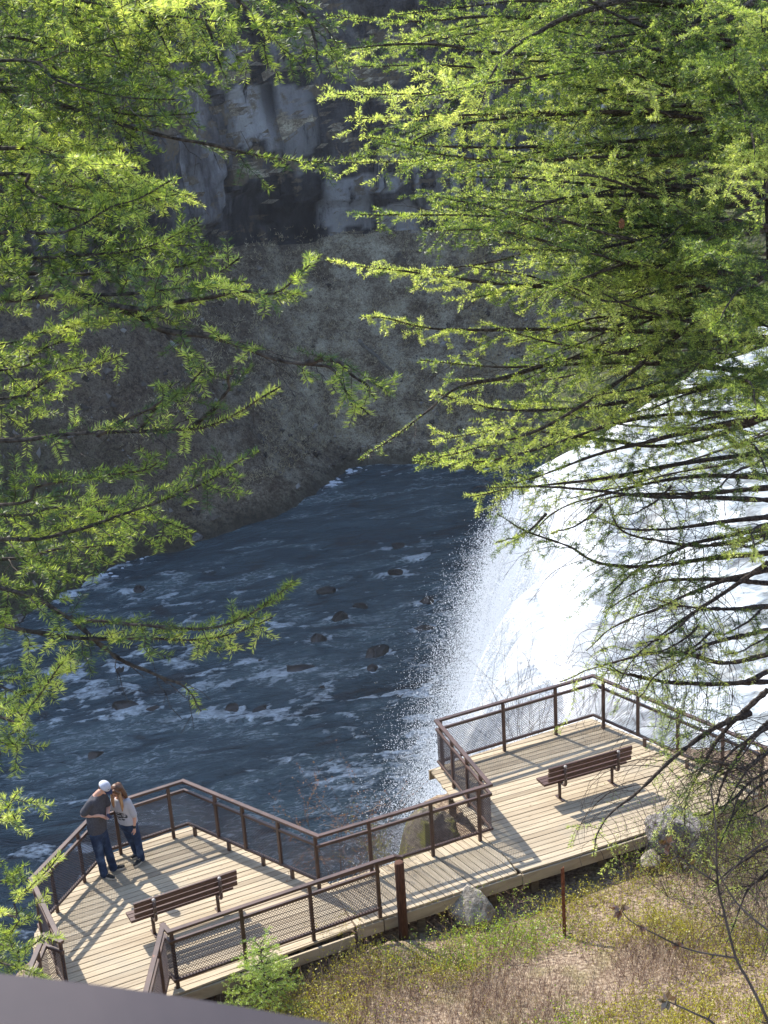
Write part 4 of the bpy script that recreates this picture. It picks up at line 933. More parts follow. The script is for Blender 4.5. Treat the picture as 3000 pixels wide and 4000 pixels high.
LOW = [[(1659, 1194), (1528, 1208), (1418, 1223), (1300, 1219), (1234, 1186), (1143, 1153), (1075, 1110)], [(1659, 1216), (1564, 1282), (1509, 1318), (1454, 1355), (1399, 1399), (1363, 1436), (1337, 1483)],
       [(1659, 1117), (1528, 1131), (1381, 1146), (1289, 1120)], [(1659, 1080), (1528, 1074), (1381, 1069), (1198, 1051), (1051, 1051)], [(1659, 1155), (1528, 1178), (1418, 1168), (1345, 1142), (1310, 1080)],
       [(1659, 1414), (1564, 1432), (1454, 1410), (1308, 1436), (1209, 1473)], [(1659, 1310), (1528, 1315), (1400, 1290)], [(1659, 1473), (1528, 1476), (1381, 1465), (1289, 1436)],
       [(1659, 1490), (1590, 1552), (1550, 1597), (1523, 1650), (1483, 1725), (1480, 1784)], [(1620, 1540), (1550, 1570), (1483, 1613), (1438, 1650), (1382, 1704), (1323, 1757), (1291, 1797), (1278, 1848)],
       [(1659, 1450), (1603, 1474), (1483, 1477), (1403, 1464), (1350, 1456), (1305, 1440)], [(1659, 1260), (1500, 1250), (1380, 1275), (1300, 1330)], [(1659, 1360), (1540, 1390), (1440, 1440), (1380, 1500)],
       [(1659, 1560), (1600, 1620), (1560, 1700), (1540, 1790)], [(1659, 1030), (1480, 1030), (1330, 1060), (1200, 1110), (1150, 1160)], [(1659, 1620), (1610, 1660), (1570, 1650), (1500, 1640)],
       [(1659, 1140), (1540, 1165), (1420, 1205), (1310, 1280)], [(1659, 1230), (1560, 1255), (1450, 1300), (1330, 1350), (1270, 1400)]]
for k, l in enumerate(LOW):
    RR(l, 8.4+.5*(k % 3)*.8, .016 if k not in (8, 9) else .02, d0=9.4, bare=.80 if k != 0 else .4, gap=.042, curl=.8, foli=.7, sub=.48, tert=.065, tl=.15, droop=.4)
for (x, y, s_) in ((1460, 1390, .2), (1490, 1400, .2), (1440, 1370, .16), (1630, 1390, .2), (1600, 1350, .18), (1250, 1130, .14), (1130, 1150, .12), (1400, 1090, .16), (1640, 1750, .2), (1560, 1740, .18)):
    RR([(x+50, y-40), (x+20, y-10), (x-25, y+15), (x-60, y+22)], 8.7, .006, 8.9, sub=s_, start=.05, foli=1.1)
mb = MB(); cpos = DD(1343, 483, 8.4)
import bmesh
bm = bmesh.new(); bmesh.ops.create_icosphere(bm, subdivisions=3, radius=1); vv = A([v.co[:] for v in bm.verts]); ff = A([[v.index for v in f.verts] for f in bm.faces]); bm.free()
mb.add(vv*(1+.18*np.sign(np.sin(vv[:, 2:3]*14+np.arctan2(vv[:, 1:2], vv[:, 0:1])*3)))*A([.017, .017, .026])+cpos, t=ff); part('cone', mb, simple('cone_scale', (.16, .06, .03), (.3, .13, .06), 60), right)
# a second fir beyond it, trunk outside the frame
BT = DD(1800, 500, 14.5)
back = thing('fir_tree', 'fir tree further back behind the crown of the large right hand fir', 'tree', (BT[0], BT[1], 4))
mb = MB(); zt = np.linspace(2.2, 19, 24); mb.tube(np.stack([BT[0]+zt*0, BT[1]+zt*0, zt], 1)+rng.normal(size=(24, 3))*.01, np.linspace(.2, .09, 24), 12); part('trunk', mb, M['bark'], back, True)
for k in range(60):
    y0 = rng.uniform(-150, 1000); x1 = (rng.uniform(900, 1450) if k < 38 else rng.uniform(1350, 1600))+(max(0, y0-600)*.35); d1 = 14.5+rng.uniform(-2.5, 2.); dy = rng.uniform(-50, 130)
    w_ = [A([BT[0], BT[1], DD(1600, y0, 14.5)[2]])]+[DD(1800-(1800-x1)*f, y0+dy*f**1.5+rng.uniform(-20, 20), 14.5+(d1-14.5)*f) for f in (.35, .7, 1)]
    limb(back, w_, .02, M['needle_far'], sub=.75, gap=.12, nl=.036, nw=.0065, per_m=190, tert=.10, tl=.15, start=.3, bare=.1, r1=.004)

# firs standing on the far bank of the upper river
for k in range(26):
    f = rng.uniform(.06, .62); i = int(f*239); w_ = rng.uniform(.02, .5); jj = int(w_*129); bp = A([hx[i, jj], hy[i, jj], hz[i, jj]])
    hgt = rng.uniform(3., 6.5); tr = thing('fir_tree', 'dark green fir on the bank above the upper river, behind the large fir', 'tree', bp, 'firs on the bank above the upper river')
    mb = MB(); mb.tube([bp-A([0, 0, .3]), bp+A([0, 0, hgt*.5]), bp+A([0, 0, hgt])], [.11, .07, .015], 7); part('trunk', mb, M['bark'], tr, True)
    n_ = 2600; u_ = rng.random(n_)**.75; a_ = rng.uniform(0, 6.28, n_); whorl = np.round(u_*hgt/.42)*.42; rr = (1-u_*.96)*hgt*.24*np.sqrt(rng.random(n_))*(.75+.35*np.sin(a_*5+whorl*3)); b_ = np.stack([bp[0]+np.cos(a_)*rr, bp[1]+np.sin(a_)*rr, bp[2]+.3+whorl*.95-rr*.25+rng.normal(size=n_)*.07], 1)
    mb = MB(); mb.kites(b_, np.stack([np.cos(a_), np.sin(a_), -.15+rng.normal(size=n_)*.3], 1)+rng.normal(size=(n_, 3))*.4, rng.uniform(.2, .42, n_), .09); part('crown', mb, M['needle_far'], tr)

# ------------------------------------------------------------------ shrubs
M['leaf'] = leafmat('young_leaf', [(.2, (.20, .19, .02)), (.5, (.40, .38, .04)), (.8, (.58, .50, .09))], .5, 3, .05)
M['leaf_green'] = leafmat('green_leaf', [(.2, (.16, .26, .02)), (.5, (.30, .44, .035)), (.8, (.46, .56, .07))], .5, 3, .05)
M['bud'] = leafmat('red_bud', [(.2, (.22, .07, .04)), (.5, (.34, .13, .06)), (.8, (.36, .22, .05))], .3, 9, .05)
def shrub(name, label, cat, base, h, spread, stems, tw, leafm, leaves, leafs=.02, r0=.006, depth=3, lean=(0, 0), group=None, fork=3, up=.5):
    t = thing(name, label, cat, base, group); S0, S1, RA, RB = [], [], [], []; tips = []
    def grow(p, d, ln, r, k):
        m_ = 5; q = p.copy()
        for j in range(m_):
            d = norm(d+rng.normal(size=3)*.16+UPV*up*.06); q2 = q+d*ln/m_; S0.append(q); S1.append(q2); RA.append(r*(1-.5*j/m_)); RB.append(r*(1-.5*(j+1)/m_)); q = q2
            if k <= 1: tips.append(q2)
            if k > 0 and j >= 1 and rng.random() < fork/4.:
                grow(q2, norm(d+rng.normal(size=3)*.6), ln*rng.uniform(.35, .7), r*.55, k-1)
    for i in range(stems):
        a = rng.uniform(0, 6.28); d = norm(A([math.cos(a)*spread+lean[0], math.sin(a)*spread+lean[1], 1.]))
        grow(A(base, float)+A([math.cos(a), math.sin(a), 0])*.05, d, h*rng.uniform(.6, 1), r0*rng.uniform(.6, 1), depth-1)
    mb = MB(); mb.segs(A(S0), A(S1), A(RA), A(RB)); part('stem', mb, tw, t)
    if leaves:
        T_ = A(tips); T_ = T_[rng.integers(0, len(T_), leaves)]+rng.normal(size=(leaves, 3))*.008; mb = MB(); mb.kites(T_, rng.normal(size=(leaves, 3))+A([0, 0, .4]), leafs*rng.uniform(.6, 1.3, leaves), leafs*.6); part('foliage', mb, leafm, t)
    return t
p = PZ(1235, 3372, -.7)
shrub('budding_shrub', 'leafless shrub with red buds rising behind the corner of the left deck railing', 'shrub', (-1.25, 22.35, -.9), 1.9, .42, 13, M['pale_twig'], M['bud'], 2600, .022, .010, 3)
shrub('budding_shrub', 'low yellow green shrub seen through the mesh of the walkway railing', 'shrub', (-.45, 22.45, -.9), 1.05, .55, 14, M['pale_twig'], M['leaf'], 2200, .024, .007, 3)
shrub('bare_shrub', 'tall bare shrub in front of the white fall, beyond the right deck', 'shrub', (2.75, 27.3, -1.3), 2.7, .34, 22, M['twig'], M['leaf'], 260, .02, .0075, 3, (-.04, 0), fork=3)
shrub('bare_shrub', 'bare spindly shrub beyond the back corner of the right deck', 'shrub', (4.3, 28.1, -1.3), 2.2, .4, 12, M['twig'], M['leaf'], 200, .02, .007, 3)
for k in range(8):
    x0 = 1600+rng.uniform(0, 110); y0 = 1480+rng.uniform(0, 420); RR([(1690, y0-60+rng.uniform(-40, 40)), ((1690+x0)/2, y0-20), (x0-40, y0+30), (x0-90, y0+rng.uniform(40, 160))], 8.6, .010, d0=9.2, bare=1., gap=.05, curl=.7, foli=.9, sub=.40, tert=.06, tl=.14, start=.05)
for x, y, h_, lab in ((2660, 3330, 1.3, 'tangled bare shrub growing round the large grey boulder'), (2900, 3430, 1.7, 'tall bare shrub at the right edge, below the end of the right deck'), (2790, 3560, 1.4, 'bare shrub in the undergrowth right of the large boulder'), (2960, 3230, 1.5, 'bare shrub by the far right corner of the right deck')):
    q = PZ(x, y, -.1); shrub('bare_shrub', lab, 'shrub', (q[0], q[1]-.35, float(_gxi(q[0], q[1]-.35))-.05), h_, .55, 12, M['twig'], M['leaf_green'], 500, .022, .008, 3)
for k, (x, y) in enumerate(((2740, 3330), (2880, 3300), (2830, 3650), (2930, 3600), (2980, 3740), (2700, 3480), (2960, 3480), (2620, 3420), (2900, 3420), (2850, 3480), (2990, 3560), (2940, 3330), (2800, 3420), (2990, 3380), (2890, 3760), (2960, 3860), (2860, 3560))):
    q = PZ(x, y, .1); shrub('bare_shrub', ('spindly bare shrub crowding the right edge of the near slope'), 'shrub', (q[0], q[1], float(_gxi(q[0], q[1]))-.05), rng.uniform(1., 1.8), .6, 11, M['twig'] if k % 2 else M['pale_twig'], M['leaf_green'], 340, .024, .006, 3, group='spindly shrubs at the right edge')
for x, y, lab in ((1330, 3640, 'small yellowish shrub at the foot of the wooden post'), (1790, 3690, 'thin bare shrub in front of the tan boulder'), (2480, 3330, 'leafy green shrub under the edge of the right deck'), (1420, 3900, 'thin tall twiggy shrub right of the fir sapling'), (1960, 3560, 'small leafy shrub under the deck edge right of the tan boulder')):
    q = PZ(x, y, 0.); shrub('twiggy_shrub', lab, 'shrub', (q[0], q[1], float(_gxi(q[0], q[1]))-.03), .75, .5, 9, M['red_twig'], M['leaf'] if 'leafy' not in lab else M['leaf_green'], 420, .026, .005, 3)

# thorny shrub close to the viewer
t = thing('thorny_shrub', 'dark thorny branches with red tipped leaf buds close at the lower right', 'shrub', DD(1690, 2330, 3.2))
def stem(pts, dep, r, n_th=6):
    P = resample(catmull([DD(x, y, dep) for x, y in pts], 8), 40); mb = MB(); mb.tube(P, np.linspace(r, r*.45, 40), 7)
    for k in range(n_th):
        i = rng.integers(3, 37); d = norm(np.cross(P[i+1]-P[i], _fw)*rng.choice([-1, 1])+rng.normal(size=3)*.001); mb.tube([P[i], P[i]+d*.010+(P[i+1]-P[i])*.3, P[i]+d*.022+(P[i+1]-P[i])*1.0], [.0026, .0016, .0003], 5)
    part('stem', mb, M['twig'], t, True); return P
stem([(1700, 2320), (1659, 2206), (1616, 2118), (1590, 2070), (1564, 1971), (1550, 1905), (1546, 1788), (1535, 1700)], 3.2, .0042)
P1 = stem([(1590, 2070), (1491, 2052), (1418, 2019), (1363, 1990), (1341, 1964)], 3.2, .0026, 3); P2 = stem([(1550, 1909), (1476, 1858), (1440, 1822)], 3.2, .0023, 2); P3 = stem([(1560, 2260), (1542, 2212), (1498, 2188), (1440, 2162)], 3.1, .0034, 2)
P4 = stem([(1659, 2010), (1600, 1960), (1560, 1900), (1530, 1830)], 3.5, .003, 3); P5 = stem([(1680, 1800), (1610, 1850), (1560, 1905)], 3.4, .003, 2)
M['dbud'] = leafmat('dark_bud', [(.3, (.09, .08, .02)), (.7, (.2, .08, .03))], .3, 40)
for Q, n_, l_ in ((P1[-1], 14, .03), (P2[-1], 14, .03), (P3[-1], 14, .03), (P1[18], 8, .02), (P2[20], 8, .02), (P1[30], 8, .02)):
    mb = MB(); mb.kites(np.repeat(Q[None], n_, 0)+rng.normal(size=(n_, 3))*.0025, rng.normal(size=(n_, 3)), rng.uniform(.4, 1, n_)*l_, .013); part('leaf_bud', mb, M['dbud'], t)

# fir sapling by the near railing
q = PZ(1040, 3900, 0.); sx_, sy_ = q[0], q[1]; sz_ = float(_gxi(sx_, sy_))
sap = thing('fir_sapling', 'small bright green fir sapling in front of the near railing', 'tree', (sx_, sy_, sz_))
mb = MB(); zt = np.linspace(0, 1.45, 14); mb.tube(np.stack([sx_+.02*np.sin(zt*3), sy_+zt*0, sz_-.05+zt], 1), np.linspace(.022, .004, 14), 8); part('trunk', mb, M['bark'], sap, True)
M['needle_sap'] = leafmat('sapling_needle', [(.2, (.22, .36, .04)), (.45, (.42, .58, .07)), (.75, (.62, .74, .14))], .55, 3)
for k in range(38):
    z_ = .08+1.36*(k/38.)**.9; a = k*2.4; ln = (.80*(1-z_/1.6)+.08)*rng.uniform(.8, 1.15); d = A([math.cos(a), math.sin(a), .12])
    p0 = A([sx_, sy_, sz_+z_]); limb(sap, [p0, p0+d*ln*.5+A([0, 0, .03]), p0+d*ln+A([0, 0, .10*ln])], .008, M['needle_sap'], sub=.24, gap=.055, start=.12, nl=.03, nw=.0066, per_m=300, tert=.05, tl=.085, r1=.002, old=-9)

# ------------------------------------------------------------------ ground cover
def on_slope(n):
    x = rng.uniform(-4.2, 9., n*3); y = rng.uniform(11.5, 23.6, n*3); k = (front(x, y) > .22) & (y > 13.2+.0*x); x, y = x[k][:n], y[k][:n]; return x, y
x, y = on_slope(60000); pn = fbm(np.stack([x*.8, y*.8, x*0], -1), 3, 501); k = rng.random(len(x)) < np.clip(.62+pn*1.3, .12, 1); x, y, pn = x[k], y[k], pn[k]
z = _gxi(x, y)-.01; h_ = rng.uniform(.10, .42, len(x))*(1+.5*(pn > .15)); ln = norm(np.stack([rng.normal(size=len(x))*.38, rng.normal(size=len(x))*.38, np.ones(len(x))], 1)); B0 = np.stack([x, y, z], 1); B1 = B0+ln*h_[:, None]
mb = MB(); sel = rng.random(len(x)); wd = rng.uniform(.0014, .0034, len(x))
M['straw'] = leafmat('dry_stem', [(.2, (.34, .25, .18)), (.5, (.54, .43, .33)), (.8, (.70, .60, .50))], .2, 2, .02)
for i, mm in enumerate((0, 1)):
    s_ = (sel < .42) if i == 0 else ((sel >= .42) & (sel < .6)); mb.segs(B0[s_], B1[s_], wd[s_], wd[s_]*.6, mi=i)
s_ = sel >= .6; mb.kites(B0[s_], B1[s_]-B0[s_]+rng.normal(size=(s_.sum(), 3))*.06, h_[s_]*1.0, .007, mi=2, mid=.3)
lf = rng.integers(0, len(B0), 190000); lf = lf[(fbm(np.stack([x[lf]*.55+5, y[lf]*.55, lf*0], -1), 3, 511)+rng.normal(size=len(lf))*.15 > -.02)]
gm = fbm(np.stack([x[lf]*.45, y[lf]*.45, lf*0], -1), 3, 521)+rng.normal(size=len(lf))*.12 > .22
u_ = rng.uniform(.35, 1.05, len(lf))[:, None]; LP = B0[lf]*(1-u_)+B1[lf]*u_+rng.normal(size=(len(lf), 3))*.012; ls = rng.uniform(.018, .044, len(lf))
mb.kites(LP[~gm], rng.normal(size=((~gm).sum(), 3))+A([0, 0, .3]), ls[~gm], ls[~gm]*.7, mi=3); mb.kites(LP[gm], rng.normal(size=(gm.sum(), 3))+A([0, 0, .3]), ls[gm], ls[gm]*.7, mi=4)
o = obj('ground_cover', mb, [M['red_twig'], M['pale_twig'], M['straw'], M['leaf'], M['leaf_green']]); o['kind'] = 'stuff'; tag(o, 'low reddish twigs, dry stems and yellow green leaves covering the near slope', 'undergrowth')

#SECTION4
# ------------------------------------------------------------------ the couple
def ell(mb, c, r, R=None, n=16):
    th = np.linspace(0, np.pi, n//2+1)[1:-1]; ph = np.arange(n)*2*np.pi/n; v = [[0, 0, 1.]]
    for a in th: v += [[math.sin(a)*math.cos(p), math.sin(a)*math.sin(p), math.cos(a)] for p in ph]
    v.append([0, 0, -1.]); v = A(v)*A(r); v = v@(np.eye(3) if R is None else R).T+A(c); m_ = len(th); q = []; t = []
    for k in range(m_-1):
        for j in range(n): q.append([1+k*n+j, 1+(k+1)*n+j, 1+(k+1)*n+(j+1) % n, 1+k*n+(j+1) % n])
    for j in range(n): t.append([0, 1+j, 1+(j+1) % n]); t.append([len(v)-1, 1+(m_-1)*n+(j+1) % n, 1+(m_-1)*n+j])
    mb.add(v, q, t)
def limbt(mb, pts, rad, n=14):
    P = catmull(pts, 6) if len(pts) > 2 else A(pts, float); r = np.interp(np.linspace(0, 1, len(P)), np.linspace(0, 1, len(rad)), rad)
    mb.tube(P, r, n); ell(mb, P[0], [r[0]]*3); ell(mb, P[-1], [r[-1]]*3)
def loft(mb, rings, fdir, n=24):
    f = A([fdir[0], fdir[1], 0.]); f /= np.linalg.norm(f); r = A([f[1], -f[0], 0]); th = np.arange(n)*2*np.pi/n
    Rg = catmull([list(c)+[a, b] for c, a, b in rings], 5); v = []
    for g in Rg: v.append(g[:3]+np.sign(np.cos(th))[:, None]*np.abs(np.cos(th))[:, None]**.85*r*g[3]+np.sin(th)[:, None]*f*g[4])
    m_ = len(v); v = np.concatenate(v+[Rg[[0, -1], :3]]); q = [[k*n+j, k*n+(j+1) % n, (k+1)*n+(j+1) % n, (k+1)*n+j] for k in range(m_-1) for j in range(n)]
    t = []
    for j in range(n): t.append([m_*n, (j+1) % n, j]); t.append([m_*n+1, (m_-1)*n+j, (m_-1)*n+(j+1) % n])
    mb.add(v, q, t)
def fuse(name, mb, mat, root, base, vox=.008, it=4, fold=0., fs=9., smooth=True):
    me = mb.mesh(name+'_src'); o = bpy.data.objects.new(name, me); C.objects.link(o)
    md = o.modifiers.new('r', 'REMESH'); md.mode = 'VOXEL'; md.voxel_size = vox
    ms = o.modifiers.new('s', 'SMOOTH'); ms.factor = .5; ms.iterations = it
    dg = bpy.context.evaluated_depsgraph_get(); dg.update(); m2 = bpy.data.meshes.new_from_object(o.evaluated_get(dg)); o.modifiers.clear(); o.data = m2; m2.name = name
    bpy.data.meshes.remove(me); nv = len(m2.vertices); co = np.empty(nv*3, np.float32); m2.vertices.foreach_get('co', co); co = co.reshape(-1, 3).astype(float)
    if fold:
        nr = np.empty(nv*3, np.float32); m2.vertices.foreach_get('normal', nr); nr = nr.reshape(-1, 3)
        co = co+nr*(ridged(co*A([fs, fs, fs*.7]), 3, 3)*fold)[:, None]
    m2.vertices.foreach_set('co', co.astype(np.float32).ravel())
    m2.polygons.foreach_set('use_smooth', np.ones(len(m2.polygons), bool)); m2.materials.clear(); m2.materials.append(mat); m2.update()
    o.parent = root; return o
def hand(mb, w, d, nrm_, s=1., curl=.5, side=1):
    d = norm(A(d, float)); nrm_ = norm(A(nrm_, float)-d*(A(nrm_)@d)); sd = np.cross(d, nrm_)*side; w = A(w, float)
    limbt(mb, [w, w+d*.045*s, w+d*.085*s], [.024*s, .031*s, .028*s]); mbp = w+d*.05*s
    for k, l in enumerate((.068, .078, .074, .058)):
        b = w+d*.082*s+sd*(.027-.018*k)*s; a = b+d*l*.5*s+nrm_*curl*.018*s; e = a+(d*(1-curl)+nrm_*curl)*l*.5*s; limbt(mb, [b, a, e], [.0095*s, .0085*s, .007*s], 8)
    b = w+d*.03*s+sd*.026*s; limbt(mb, [b, b+(d*.6+sd*.6+nrm_*.3)*.035*s, b+(d*.95+sd*.5+nrm_*.5)*.065*s], [.012*s, .0105*s, .008*s], 8)
def frame(f, tilt):                     # head frame: columns right, forward, up
    f = norm(A([f[0], f[1], 0.])); fw_ = f*math.cos(tilt)-UPV*math.sin(tilt); up = f*math.sin(tilt)+UPV*math.cos(tilt); return np.stack([np.cross(fw_, up), fw_, up], 1)
def head(mb, c, R):
    h = lambda p: A(c)+R@A(p)
    ell(mb, h((0, -.012, .022)), (.076, .098, .100), R, 20); ell(mb, h((0, .028, -.055)), (.056, .060, .066), R, 16); ell(mb, h((0, .062, -.09)), (.026, .022, .022), R, 12)
    ell(mb, h((0, .062, .0)), (.056, .03, .05), R, 12); limbt(mb, [h((0, .090, .012)), h((0, .112, -.028))], [.010, .0145], 8)
    for s_ in (-1, 1): ell(mb, h((s_*.077, -.008, -.012)), (.011, .022, .032), R, 10); ell(mb, h((s_*.03, .078, -.03)), (.024, .018, .022), R, 10)
    return h
def face(h, R, root, brow):
    for s_ in (-1, 1):
        mb = MB(); ell(mb, h((s_*.031, .086, .004)), (.012, .006, .006), R, 10); obj('eye', mb, M['eye'], root, True)
        mb = MB(); limbt(mb, [h((s_*.014, .094, .020)), h((s_*.034, .092, .024)), h((s_*.05, .082, .018))], [.004, .005, .003], 6); obj('eyebrow', mb, brow, root, True)
    mb = MB(); limbt(mb, [h((-.022, .086, -.062)), h((0, .093, -.060)), h((.022, .086, -.062))], [.003, .006, .003], 8); obj('mouth', mb, M['lip'], root, True)
def shoe(name, base, heel, toe, root, up_m, sole_m, label=None):
    b = A(base); he = b+A([heel[0], heel[1], 0]); to = b+A([toe[0], toe[1], 0]); d = to-he; L = np.linalg.norm(d); d /= L; sd = A([d[1], -d[0], 0])
    prof_ = [(0, .030), (.12, .038), (.35, .036), (.6, .046), (.8, .045), (.93, .030), (1.0, .010)]
    def outline(g): return [he+d*L*u+sd*(w+g) for u, w in prof_]+[he+d*L*u-sd*(w+g) for u, w in prof_[::-1]]
    o_ = outline(.004); n_ = len(o_); mb = MB(); v = [p+UPV*.002 for p in o_]+[p+UPV*.030 for p in o_]+[b*0+he+d*L/2+UPV*.002, he+d*L/2+UPV*.03]
    mb.add(v, [[j, (j+1) % n_, n_+(j+1) % n_, n_+j] for j in range(n_)], [[2*n_, (j+1) % n_, j] for j in range(n_)]+[[2*n_+1, n_+j, n_+(j+1) % n_] for j in range(n_)])
    mu = MB()
    for u, w, zt in ((.06, .034, .075), (.2, .038, .088), (.38, .040, .080), (.55, .045, .062), (.75, .045, .05), (.9, .032, .042)):
        ell(mu, he+d*L*u+UPV*(.030+zt*.30), (w, w, zt*.62), None, 14)
    limbt(mu, [he+d*L*.06+UPV*.05, he+d*L*.9+UPV*.04], [.034, .034]); s = fuse(name, mu, up_m, root, base, .008, 3)
    obj('sole', mb, sole_m, s)
    for k in range(4):
        c = he+d*L*(.42+.075*k)+UPV*(.093-.011*k); ml = MB(); limbt(ml, [c-sd*.024, c+UPV*.006, c+sd*.024], [.0035, .0035, .0035], 6); obj('lace', ml, sole_m, s, True)
M['skin'] = simple('skin', (.50, .27, .19), (.60, .35, .26), 6, .5, .4, .1, .002); M['lip'] = simple('lip', (.36, .14, .12), (.42, .18, .15), 9, .5); M['eye'] = simple('eye', (.03, .02, .015), (.08, .06, .05), 30, .25)
M['tee'] = simple('charcoal_cotton', (.058, .058, .068), (.085, .085, .096), 30, .9, .2, .4, .003)
def denim():
    mt, t, out = newmat('denim'); v = coords(t); n = noise(t, v, 7, 4); n2 = noise(t, v, 160, 2)
    c = ramp(t, n, [(.3, (.012, .022, .055)), (.5, (.022, .042, .095)), (.72, (.075, .12, .21))]); bsdf(t, out, c, .85, .25, bump(t, n2, .3, .002)); return mt
M['denim'] = denim(); M['black_shoe'] = simple('black_canvas', (.012, .012, .012), (.03, .03, .03), 40, .7); M['sole'] = simple('cream_sole', (.55, .5, .40), (.68, .62, .52), 12, .7)
M['capcloth'] = simple('pale_cap_cloth', (.46, .48, .56), (.56, .58, .66), 40, .85); M['navy'] = simple('navy_cloth', (.018, .022, .05), (.03, .035, .075), 40, .8)
M['hair'] = None
def hairmat(name, stops):
    mt, t, out = newmat(name); v = coords(t, (60, 60, 7)); n = noise(t, v, 1., 4, .6); bsdf(t, out, ramp(t, n, stops), .42, .5, bump(t, n, .7, .006)); return mt
M['hair'] = hairmat('auburn_hair', [(.3, (.045, .02, .010)), (.55, (.12, .052, .022)), (.75, (.32, .16, .065))]); M['blond'] = hairmat('blond_hair', [(.3, (.2, .10, .045)), (.55, (.40, .22, .10)), (.75, (.6, .40, .2))]); M['dark_hair'] = hairmat('short_brown_hair', [(.3, (.04, .025, .018)), (.7, (.12, .08, .055))])  # lower locks are blond, the top auburn

# the man
b0 = PZ(435, 3410, 0); g = lambda x, y, z: A([b0[0]+x, b0[1]+y, z])
man = tag(bpy.data.objects.new('person', None), 'man in white cap, charcoal tee and jeans looking down at his hands', 'person'); C.objects.link(man)
man.location = Vector(b0); F = (.90, -.43); Fv = norm(A([F[0], F[1], 0])); Rv = A([Fv[1], -Fv[0], 0]); man_mb = MB(); Rh = frame((.86, -.51), math.radians(36)); hc = g(.085, .055, 1.745)
loft(man_mb, [(g(-.13, -.01, .90), .165, .12), (g(-.13, 0, 1.08), .165, .125), (g(-.125, .01, 1.25), .17, .135), (g(-.11, .03, 1.45), .19, .12), (g(-.09, .05, 1.56), .17, .095), (g(-.075, .055, 1.61), .08, .07)], F)
limbt(man_mb, [g(-.09, .05, 1.58), g(-.03, .055, 1.645), g(.045, .06, 1.70)], [.066, .060, .058]); h = head(man_mb, hc, Rh)
SR, SL_ = g(-.09, .05, 1.535)+Rv*.185, g(-.09, .05, 1.535)-Rv*.185
ER, WR = g(-.325, -.12, 1.325), g(-.02, -.16, 1.31); EL, WL = g(.075, .17, 1.285), g(.095, -.06, 1.25)
limbt(man_mb, [SR, (SR+ER)/2+A([-.01, 0, .01]), ER], [.058, .052, .043]); limbt(man_mb, [ER, ER*.6+WR*.4+A([0, 0, -.006]), WR], [.043, .043, .027])
limbt(man_mb, [SL_, (SL_+EL)/2, EL], [.058, .052, .043]); limbt(man_mb, [EL, EL*.6+WL*.4, WL], [.043, .042, .027])
hand(man_mb, WR, (.75, .15, -.40), (.1, .3, -1), 1., .55, 1); hand(man_mb, WL, (.25, -.75, -.1), (-.3, -.1, 1), 1., .35, 1)
LEGS_M = ([g(-.165, -.09, .92), g(-.150, -.075, .50), g(-.105, -.112, .10)], [g(-.095, .08, .92), g(-.035, .075, .50), g(.03, .08, .10)])
for l in LEGS_M: limbt(man_mb, l, [.085, .058, .042])
body = fuse('body', man_mb, M['skin'], None, b0, .0072, 2); keep(body, man)
face(h, Rh, body, M['dark_hair'])
def sub(o): keep(o, man); return o
mb = MB()
loft(mb, [(g(-.13, -.01, .925), .195, .155), (g(-.13, 0, 1.08), .192, .158), (g(-.125, .01, 1.25), .193, .160), (g(-.11, .03, 1.45), .207, .142), (g(-.09, .05, 1.565), .182, .108), (g(-.075, .055, 1.615), .084, .078)], F)
for a, e, k in ((SR, ER, .78), (SL_, EL, .75)): limbt(mb, [a+(UPV*.004), a+(e-a)*.4, a+(e-a)*k], [.072, .075, .078])
sub(fuse('shirt', mb, M['tee'], None, b0, .009, 3, .0065, 8.))
mb = MB(); loft(mb, [(g(-.13, -.01, .80), .15, .12), (g(-.13, -.01, .90), .182, .142), (g(-.13, 0, .97), .178, .138)], F)
for l, bend in zip(LEGS_M, (0, 0)): limbt(mb, [l[0]-UPV*.02, (l[0]+l[1])/2, l[1], (l[1]+l[2])/2, l[2]-UPV*.045], [.104, .096, .080, .075, .074])
sub(fuse('jeans', mb, M['denim'], None, b0, .009, 3, .007, 9.))
def shoes(pairs, base, root, sm):
    for he, to in pairs:
        n0 = set(bpy.data.objects); shoe('shoe', base, he, to, None, M['black_shoe'], sm)
        for o in [x for x in bpy.data.objects if x not in n0]:
            if o.parent is None: keep(o, root)
shoes((((-.145, -.085), (.095, -.215)), ((-.02, .055), (.225, .145))), A([b0[0], b0[1], 0]), man, M['sole'])
# cap with brim
def dome(c, R, r, z0, th=.004, n=28, m=9):
    v = []; q = []
    for s_ in (1., 1-th/.09):
        for k in range(m):
            a = (np.pi/2)*(1-k/(m-1)); 
            for j in range(n):
                p = 2*np.pi*j/n; v.append(A(c)+R@A([math.sin(a)*math.cos(p)*r[0]*s_, math.sin(a)*math.sin(p)*r[1]*s_, math.cos(a)*r[2]*s_+z0]))
    for s_ in (0, 1):
        for k in range(m-1):
            for j in range(n): q.append([s_*m*n+k*n+j, s_*m*n+k*n+(j+1) % n, s_*m*n+(k+1)*n+(j+1) % n, s_*m*n+(k+1)*n+j])
    for j in range(n): q.append([j, m*n+j, m*n+(j+1) % n, (j+1) % n])
    return v, q
mb = MB(); v, q = dome(hc+Rh@A([0, -.012, .03]), Rh, (.098, .120, .108), 0.); mb.add(v, q); cap_o = sub(obj('cap', mb, M['capcloth'], None, True))
v = []; q = []
for s_ in (0, 1):
    for i in range(9):
        x_ = -.078+.156*i/8
        for j in range(6):
            y_ = .075*math.sqrt(max(0, 1-(x_/.092)**2))+.018+(.088*(1-(x_/.085)**2*.55))*j/5; v.append(hc+Rh@A([x_, y_, .034-.004*s_-.010*j/5-.9*x_*x_*2.2]))
